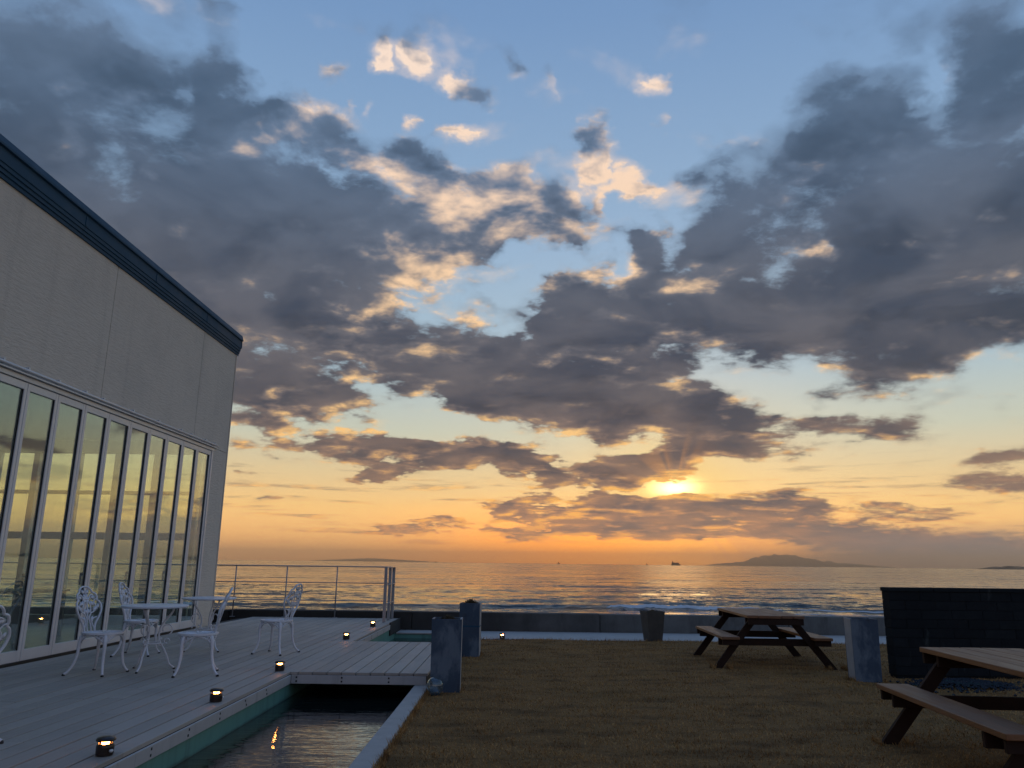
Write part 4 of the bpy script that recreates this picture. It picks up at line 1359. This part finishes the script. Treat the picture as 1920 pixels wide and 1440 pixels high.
def make_table():
    t_ = thing('round_bistro_table', 'x', 'table', group='white round metal tables on the deck')
    top = MB().lathe([(0.02, 0.668), (0.335, 0.668), (0.350, 0.674), (0.352, 0.688), (0.345, 0.694), (0.02, 0.690)], 40).make('tabletop', M_WHITE, t_, smooth=False)
    for k in range(3):
        a = 0.5 + k * 2 * math.pi / 3
        d_ = Vector((math.cos(a), math.sin(a), 0))
        rz_ = [(0.20, 0.665), (0.185, 0.61), (0.135, 0.54), (0.085, 0.46), (0.070, 0.38), (0.085, 0.30), (0.135, 0.22), (0.175, 0.14), (0.205, 0.06), (0.262, 0.014)]
        lg = MB().tube(smooth_path([d_ * r_ + Vector((0, 0, z_)) for r_, z_ in rz_], 3), 0.012, 7, flat=0.8)
        lp = lg.make('leg', M_WHITE, t_, smooth=True)
        sc = MB()
        for (r0, z0, rr_, st, en) in ((0.145, 0.43, 0.060, -1.2, 3.6), (0.10, 0.29, 0.05, 1.4, 6.0), (0.155, 0.30, 0.035, 0.0, 5.2)):
            sc.tube([d_ * (r0 + (rr_ * (1 - 0.10 * w_)) * math.cos(w_)) + Vector((0, 0, z0 + rr_ * (1 - 0.08 * w_) * math.sin(w_))) for w_ in np.linspace(st, en, 14)], 0.008, 6)
        sc.make('scroll', M_WHITE, lp, smooth=True)
        MB().lathe([(0.011, 0.0), (0.014, 0.002), (0.014, 0.010), (0.009, 0.018)], 10, at=(d_.x * 0.262, d_.y * 0.262, 0)).make('rubber_foot', M_DARK, lp)
        MB().box(-0.03, 0.03, -0.018, 0.018, 0.655, 0.6675, rot=Matrix.Rotation(a, 3, 'Z')).make('bracket', M_DARK, t_).location = (d_.x * 0.2, d_.y * 0.2, 0)
    rg = MB().tube([(0.095 * math.cos(w_), 0.095 * math.sin(w_), 0.285) for w_ in np.linspace(0, 2 * math.pi, 25)[:-1]], 0.008, 6, closed=True)
    rg.make('tie_ring', M_WHITE, t_, smooth=True)
    return t_


tab = make_table()
tab.location = (-4.02, 8.97, DECK_Z + 0.0005)
tab['label'] = 'white round metal table with scrolled legs farther from the railing, between two chairs'
tab2 = copy_tree(tab)
tab2.location = (-4.14, 10.86, DECK_Z + 0.0005)
tab2.rotation_euler = (0, 0, 1.1)
tab2['label'] = 'white round metal table with scrolled legs nearer the railing, by the last folding door'

# ------------------------------------------------------------------ small lit lanterns
def m_lantern(g, b, pos, obj, rnd):
    n = g.noise(obj, 30.0, 4, 0.6)
    g.put(b.inputs['Base Color'], g.mix(n, (0.012, 0.008, 0.006, 1), (0.035, 0.020, 0.014, 1)))
    b.inputs['Roughness'].default_value = 0.3
M_LANTERN = material('dark brown glass', m_lantern)


def m_glow(g, b, pos, obj, rnd):
    b.inputs['Base Color'].default_value = (1, 0.6, 0.25, 1)
    b.inputs['Emission Color'].default_value = (1.0, 0.34, 0.075, 1)
    b.inputs['Emission Strength'].default_value = 110.0
M_GLOW = material('candle glow', m_glow)


def make_lantern():
    t_ = thing('candle_lantern', 'x', 'lantern', group='small lit lanterns along the pool edge')
    MB().lathe([(0.046, 0.0), (0.052, 0.004), (0.053, 0.050), (0.050, 0.063), (0.044, 0.068), (0.030, 0.066)], 24).make('jar', M_LANTERN, t_, smooth=False)
    MB().lathe([(0.012, 0.0675), (0.022, 0.070), (0.023, 0.078), (0.010, 0.083)], 20).make('glow', M_GLOW, t_, smooth=True)
    MB().lathe([(0.030, 0.0845), (0.056, 0.084), (0.059, 0.091), (0.050, 0.103), (0.02, 0.109)], 24).make('lid', M_LANTERN, t_, smooth=True)
    for k in range(3):
        a = 0.3 + k * 2 * math.pi / 3
        MB().tube([(0.046 * math.cos(a), 0.046 * math.sin(a), 0.062), (0.046 * math.cos(a), 0.046 * math.sin(a), 0.090)], 0.003, 6).make('strut', M_LANTERN, t_)
    MB().lathe([(0.010, -0.008), (0.014, 0.0), (0.010, 0.008)], 10, at=(0.054, 0.0, 0.030)).make('clasp', M_ALU, t_)
    return t_


lan = make_lantern()
for i, (x, y, z, lab) in enumerate((
        (-2.545, 5.20, DECK_Z, 'lit dark lantern on the deck edge farthest from the bridge'),
        (-2.565, 7.10, DECK_Z, 'lit dark lantern on the deck edge halfway along the open pool'),
        (-2.590, 9.05, DECK_Z, 'lit dark lantern at the inner corner where the bridge meets the deck'),
        (-2.614, 12.66, DECK_Z, 'lit dark lantern on the deck just past the bridge, by the small pool'),
        (-2.640, 15.15, DECK_Z, 'lit dark lantern at the foot of the railing end posts'),
        (-0.20, 15.72, -0.095, 'lit low lantern on the pale walkway at the lawn edge'))):
    c_ = lan if i == 0 else copy_tree(lan)
    c_.location = (x, y, z + 0.002)
    c_.rotation_euler = (0, 0, -0.4 + i)
    c_['label'] = lab

# ------------------------------------------------------------------ planters
def m_planter(g, b, pos, obj, rnd):
    p = g.vec('ADD', obj, g.xyz(rnd * 30.0, 0.0, 0.0))
    n = g.noise(g.vec('MULTIPLY', p, (1.0, 1.0, 0.45)), 4.2, 8, 0.68, dist=0.25)
    n2 = g.noise(p, 14.0, 6, 0.65)
    c = g.mix(n2, (0.020, 0.042, 0.074, 1), (0.040, 0.074, 0.115, 1))
    c = g.mix(g.step(n, 0.47, 0.62) * 0.8, c, (0.125, 0.165, 0.205, 1))
    c = g.mix(g.step(n, 0.42, 0.30) * 0.6, c, (0.012, 0.020, 0.030, 1))
    g.put(b.inputs['Base Color'], c)
    b.inputs['Roughness'].default_value = 0.6
    bump(g, b, n2, 0.3, 0.005)
M_PLANTER = material('blue patinated planter', m_planter)


def m_lit_side(g, b, pos, obj, rnd):
    n = g.noise(obj, 7.0, 7, 0.65)
    g.put(b.inputs['Base Color'], g.mix(n, (0.24, 0.24, 0.24, 1), (0.44, 0.43, 0.42, 1)))
    b.inputs['Roughness'].default_value = 0.8
    bump(g, b, n, 0.3, 0.005)
M_LIT_SIDE = material('planter side lit by sunset', m_lit_side)  # sunset light on one planter side, put into the colour


def m_potmat(g, b, pos, obj, rnd):
    n = g.noise(obj, 6.0, 7, 0.65)
    g.put(b.inputs['Base Color'], g.mix(n, (0.035, 0.030, 0.025, 1), (0.10, 0.09, 0.075, 1)))
    b.inputs['Roughness'].default_value = 0.9
    bump(g, b, n, 0.4, 0.006)
M_POT = material('weathered grey pot', m_potmat)


def m_soil(g, b, pos, obj, rnd):
    n = g.noise(obj, 30.0, 6, 0.65)
    g.put(b.inputs['Base Color'], g.mix(n, (0.015, 0.011, 0.008, 1), (0.05, 0.036, 0.024, 1)))
    b.inputs['Roughness'].default_value = 0.95
    bump(g, b, n, 0.8, 0.02)
M_SOIL = material('dry potting soil', m_soil)


def m_dryleaf(g, b, pos, obj, rnd):
    n = g.noise(obj, 40.0, 3, 0.5)
    g.put(b.inputs['Base Color'], g.mix(n, (0.035, 0.030, 0.014, 1), (0.13, 0.095, 0.045, 1)))
    b.inputs['Roughness'].default_value = 0.9
M_DRYLEAF = material('withered plant', m_dryleaf)


def planter(label, loc, rz, wb, wt, h, seed, band=False, side=None, name='tall_planter', mats=(None, None), plant_h=0.06, cat='planter', grp='tall blue planters'):
    body_m, side_m = mats
    t_ = thing(name, label, cat, loc, rad(rz), grp)
    r_ = random.Random(seed)
    th = 0.022
    faces_ = {'front_panel': 0, 'right_panel': 1, 'back_panel': 2, 'left_panel': 3}
    for nm, k in faces_.items():
        a = k * math.pi / 2
        R_ = Matrix.Rotation(a, 3, 'Z')
        ib, it = (0, 0) if k % 2 == 0 else (th + 0.001, th + 0.001)
        def q_(u, w, z):
            half_ = wb + (wt - wb) * z / h
            return R_ @ Vector((u * (half_ / 2 - (ib if z < h / 2 else it)), -half_ / 2 + w, z))
        vs = [q_(-1, 0, 0), q_(1, 0, 0), q_(1, 0, h), q_(-1, 0, h), q_(-1, th, 0), q_(1, th, 0), q_(1, th, h), q_(-1, th, h)]
        mb = MB().add(vs, [(0, 1, 2, 3), (5, 4, 7, 6), (1, 5, 6, 2), (4, 0, 3, 7), (3, 2, 6, 7), (4, 5, 1, 0)])
        mb.make('panel', side_m if (side and k in side) else body_m, t_)
    zs = h - 0.03
    hs = (wb + (wt - wb) * zs / h) / 2 - th - 0.002
    n_ = 9
    vs = [((i / n_ * 2 - 1) * hs, (j / n_ * 2 - 1) * hs, zs + r_.uniform(-0.012, 0.02)) for j in range(n_ + 1) for i in range(n_ + 1)]
    fs = [(j * (n_ + 1) + i, j * (n_ + 1) + i + 1, (j + 1) * (n_ + 1) + i + 1, (j + 1) * (n_ + 1) + i) for j in range(n_) for i in range(n_)]
    MB().add(vs, fs).make('soil', M_SOIL, t_)
    pl = MB()
    for k in range(420):
        a, rr_ = r_.uniform(0, 2 * math.pi), abs(r_.gauss(0, 0.42)) * hs
        bx_, by_ = rr_ * math.cos(a), rr_ * math.sin(a)
        ln_ = plant_h * r_.uniform(0.5, 1.25) * (1.15 - rr_ / hs * 0.6)
        a2, tl = r_.uniform(0, 2 * math.pi), r_.uniform(0.3, 1.4)
        w_ = r_.uniform(0.003, 0.008)
        z_ = zs + 0.0
        d1 = Vector((math.cos(a2) * math.cos(tl), math.sin(a2) * math.cos(tl), math.sin(tl))) * ln_
        s1 = Vector((-math.sin(a2), math.cos(a2), 0)) * w_
        p_ = Vector((max(-hs, min(hs, bx_)), max(-hs, min(hs, by_)), z_))
        pl.add([p_, p_ + d1 * 0.5 + s1, p_ + d1, p_ + d1 * 0.5 - s1 + Vector((0, 0, 0.002))], [(0, 1, 2, 3)])
    tag(pl.make('withered_plant', M_DRYLEAF, t_), kind='stuff')
    if band:
        z0 = h * 0.555
        w2 = wb + (wt - wb) * 0.57 + 0.006
        MB().box(-w2 / 2, w2 / 2, -w2 / 2, w2 / 2, z0, z0 + 0.022).make('band', M_FASCIA, t_)
    return t_


planter('tall blue planter at the end of the bridge with a glass globe at its foot', (-0.715, 8.81, -0.004), 2.0, 0.315, 0.325, 0.755, 1,
        side=(1,), mats=(M_PLANTER, M_LIT_SIDE))
planter('tall blue planter with a dark band on the lawn edge by the small pool', (-0.665, 12.62, -0.07), -3.0, 0.31, 0.315, 0.80, 2, band=True,
        side=(1,), mats=(M_PLANTER, M_LIT_SIDE), plant_h=0.09)
planter('tall patchy blue planter with a pale side standing between picnic table and block wall', (4.43, 10.23, -0.035), -7.0, 0.31, 0.325, 0.75, 3,
        side=(3,), mats=(M_PLANTER, M_LIT_SIDE), plant_h=0.02)
planter('tapered grey concrete pot of withered plants on the walkway edge', (2.74, 15.72, -0.096), 14.0, 0.27, 0.37, 0.56, 4,
        name='tapered_pot', mats=(M_POT, M_POT), plant_h=0.05, cat='pot', grp='x')
for o in bpy.data.objects:
    if o.get('group') == 'x':
        del o['group']


M_GLOBE = glass_material('clear thin glass', (0.86, 0.89, 0.90, 1), 2.2)
gl_ = thing('glass_globe', 'clear glass globe resting on the grass at the foot of a blue planter', 'globe', (-0.80, 8.50, 0.0))
MB().lathe([(0.012, 0.010)] + [(0.088 * math.cos(a), 0.098 + 0.088 * math.sin(a)) for a in np.linspace(-1.35, 1.45, 15)] + [(0.004, 0.186)], 28).make('ball', M_GLOBE, gl_, smooth=True)
MB().lathe([(0.050, 0.0), (0.056, 0.002), (0.056, 0.014), (0.045, 0.020)], 24).make('base', M_DARK, gl_)

for k, (x, lab) in enumerate(((-2.20, 'small dark pump box in the small pool, next to the deck'), (-1.74, 'small dark pump box in the small pool, next to the lawn side'))):
    t_ = thing('pump_box', lab, 'pump', (x, 15.6, WATER_Z - 0.125), 0, 'pump boxes in the small pool')
    MB().box(-0.10, 0.10, -0.08, 0.08, 0.0, 0.085, bev=0.01).make('case', M_DARK, t_)
    MB().tube([(0.0, 0.08, 0.05), (0.0, 0.3, 0.04)], 0.018, 8).make('hose', M_DARK, t_)

# ------------------------------------------------------------------ picnic tables
def m_wood(g, b, pos, obj, rnd):
    p = g.vec('ADD', g.vec('MULTIPLY', obj, (26.0, 1.5, 26.0)), g.xyz(rnd * 50.0, rnd * 13.0, 0.0))
    n = g.noise(p, 1.0, 6, 0.6, dist=0.6)
    w = g.noise(obj, 2.6, 5, 0.6)
    c = g.mix(n, (0.12, 0.044, 0.014, 1), (0.31, 0.132, 0.045, 1))
    c = g.mix(g.step(w, 0.42, 0.68) * 0.55, c, (0.20, 0.115, 0.065, 1))
    c = g.mix(rnd * 0.35, c, (0.10, 0.052, 0.028, 1))
    g.put(b.inputs['Base Color'], c)
    g.put(b.inputs['Roughness'], g.step(n, 0.3, 0.7, 0.42, 0.62))
    bump(g, b, n, 0.35, 0.004)
M_WOOD = material('weathered brown planks', m_wood)


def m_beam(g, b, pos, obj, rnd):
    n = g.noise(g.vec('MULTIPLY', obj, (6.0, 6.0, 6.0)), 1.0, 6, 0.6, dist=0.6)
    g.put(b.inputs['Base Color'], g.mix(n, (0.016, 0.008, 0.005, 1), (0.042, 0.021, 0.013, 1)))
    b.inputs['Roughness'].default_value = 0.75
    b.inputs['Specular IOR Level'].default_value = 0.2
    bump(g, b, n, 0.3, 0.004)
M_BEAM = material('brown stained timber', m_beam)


def picnic_table(label, loc, rz, L):
    t_ = thing('picnic_table', label, 'picnic table', loc, rad(rz), 'wooden picnic tables on the lawn')
    TH, SH = 0.725, 0.435
    n_, wtop = 5, 0.80
    pw = wtop / n_
    for k in range(n_):
        x0 = -wtop / 2 + k * pw
        dz = random.uniform(-0.002, 0.002)
        MB().box(x0 + 0.003, x0 + pw - 0.003, -L / 2 + random.uniform(-0.006, 0.006), L / 2 + random.uniform(-0.006, 0.006), TH - 0.038 + dz, TH + dz, bev=0.004).make('top_plank', M_WOOD, t_)
    for s_ in (-1, 1):
        xa = s_ * 0.640
        for q_ in range(1):
            MB().box(xa - 0.125, xa + 0.125, -L / 2, L / 2, SH - 0.038, SH, bev=0.004).make('seat_plank', M_WOOD, t_)
    fy = L / 2 - 0.24
    for e_ in (-1, 1):
        yb_ = e_ * fy
        # cross beams
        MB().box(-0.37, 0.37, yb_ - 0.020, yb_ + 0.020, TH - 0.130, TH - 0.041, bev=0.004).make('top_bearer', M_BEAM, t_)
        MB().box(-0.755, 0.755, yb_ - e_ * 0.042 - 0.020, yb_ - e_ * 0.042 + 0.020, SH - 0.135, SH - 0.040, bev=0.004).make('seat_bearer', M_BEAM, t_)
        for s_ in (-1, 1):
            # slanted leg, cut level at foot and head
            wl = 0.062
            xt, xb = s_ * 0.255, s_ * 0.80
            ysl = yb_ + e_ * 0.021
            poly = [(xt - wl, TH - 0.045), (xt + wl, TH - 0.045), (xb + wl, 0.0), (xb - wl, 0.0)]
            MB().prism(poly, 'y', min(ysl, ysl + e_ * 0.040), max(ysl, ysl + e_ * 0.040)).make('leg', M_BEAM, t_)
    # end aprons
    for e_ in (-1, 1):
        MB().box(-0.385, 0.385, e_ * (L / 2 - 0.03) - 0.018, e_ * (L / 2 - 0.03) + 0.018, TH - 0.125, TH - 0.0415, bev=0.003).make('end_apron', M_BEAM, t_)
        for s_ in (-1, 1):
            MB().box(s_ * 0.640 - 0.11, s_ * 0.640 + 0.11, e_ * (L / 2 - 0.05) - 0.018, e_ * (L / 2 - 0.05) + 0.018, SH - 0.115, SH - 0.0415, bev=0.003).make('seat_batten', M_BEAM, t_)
    return t_


picnic_table('brown wooden picnic table between the grey pot and the patchy blue planter', (3.73, 12.20, -0.055), -2.2, 1.92)
picnic_table('brown wooden picnic table set on the lawn in front of the dark block wall', (3.66, 5.64, -0.004), -4.2, 1.92)

# bluish pebbles at the foot of the block wall
def m_pebble(g, b, pos, obj, rnd):
    n = g.noise(pos, 9.0, 3, 0.5)
    n2 = g.noise(pos, 60.0, 3, 0.5)
    c = g.mix(g.step(n2, 0.3, 0.7), (0.010, 0.012, 0.015, 1), (0.045, 0.055, 0.068, 1))
    c = g.mix(g.step(n, 0.55, 0.7) * 0.5, c, (0.03, 0.08, 0.07, 1))
    g.put(b.inputs['Base Color'], c)
    b.inputs['Roughness'].default_value = 0.95
    b.inputs['Specular IOR Level'].default_value = 0.15
M_PEBBLE = material('blue grey pebbles', m_pebble)
pb = MB()
rp = random.Random(5)
for k in range(1500):
    a, r_ = rp.uniform(0, 2 * math.pi), abs(rp.gauss(0, 0.6))
    x, y = 5.45 + 0.6 * r_ * math.cos(a), 9.85 + 0.45 * r_ * math.sin(a)
    s_ = rp.uniform(0.016, 0.036)
    z = ground_z(x, y) + max(0.0, 1 - r_ * r_) * 0.05 + rp.uniform(0, 0.012)
    rot = Matrix.Rotation(rp.uniform(0, 3), 3, 'Z')
    pts = [(1, 0, 0), (-1, 0, 0), (0, 0.8, 0), (0, -0.8, 0), (0, 0, 0.6), (0, 0, -0.6)]
    pb.add([rot @ Vector((p[0] * s_, p[1] * s_, p[2] * s_)) + Vector((x, y, z)) for p in pts],
           [(0, 2, 4), (2, 1, 4), (1, 3, 4), (3, 0, 4), (2, 0, 5), (1, 2, 5), (3, 1, 5), (0, 3, 5)])
tag(pb.make('pebble_bed', M_PEBBLE), 'patch of blue grey pebbles at the foot of the block wall', 'pebbles', kind='stuff')

# ------------------------------------------------------------------ the air between here and the islands
HAZE = 4.0e-5
hz = MB().box(-49500, 49500, -60, 49500, -9, 640).make('haze')
tag(hz, 'thin warm dusk haze over the sea', 'haze', kind='stuff')
hm = bpy.data.materials.new('sea haze')
hm.use_nodes = True
hg = Graph(hm.node_tree)
ho = hg.node('ShaderNodeOutputMaterial')
hv = hg.node('ShaderNodeVolumePrincipled')
hv.inputs['Color'].default_value = (0.97, 0.92, 0.87, 1)
hv.inputs['Density'].default_value = HAZE
hv.inputs['Anisotropy'].default_value = 0.88
hg.t.links.new(hv.outputs[0], ho.inputs['Volume'])
hm.cycles.homogeneous_volume = True
hz.data.materials.append(hm)
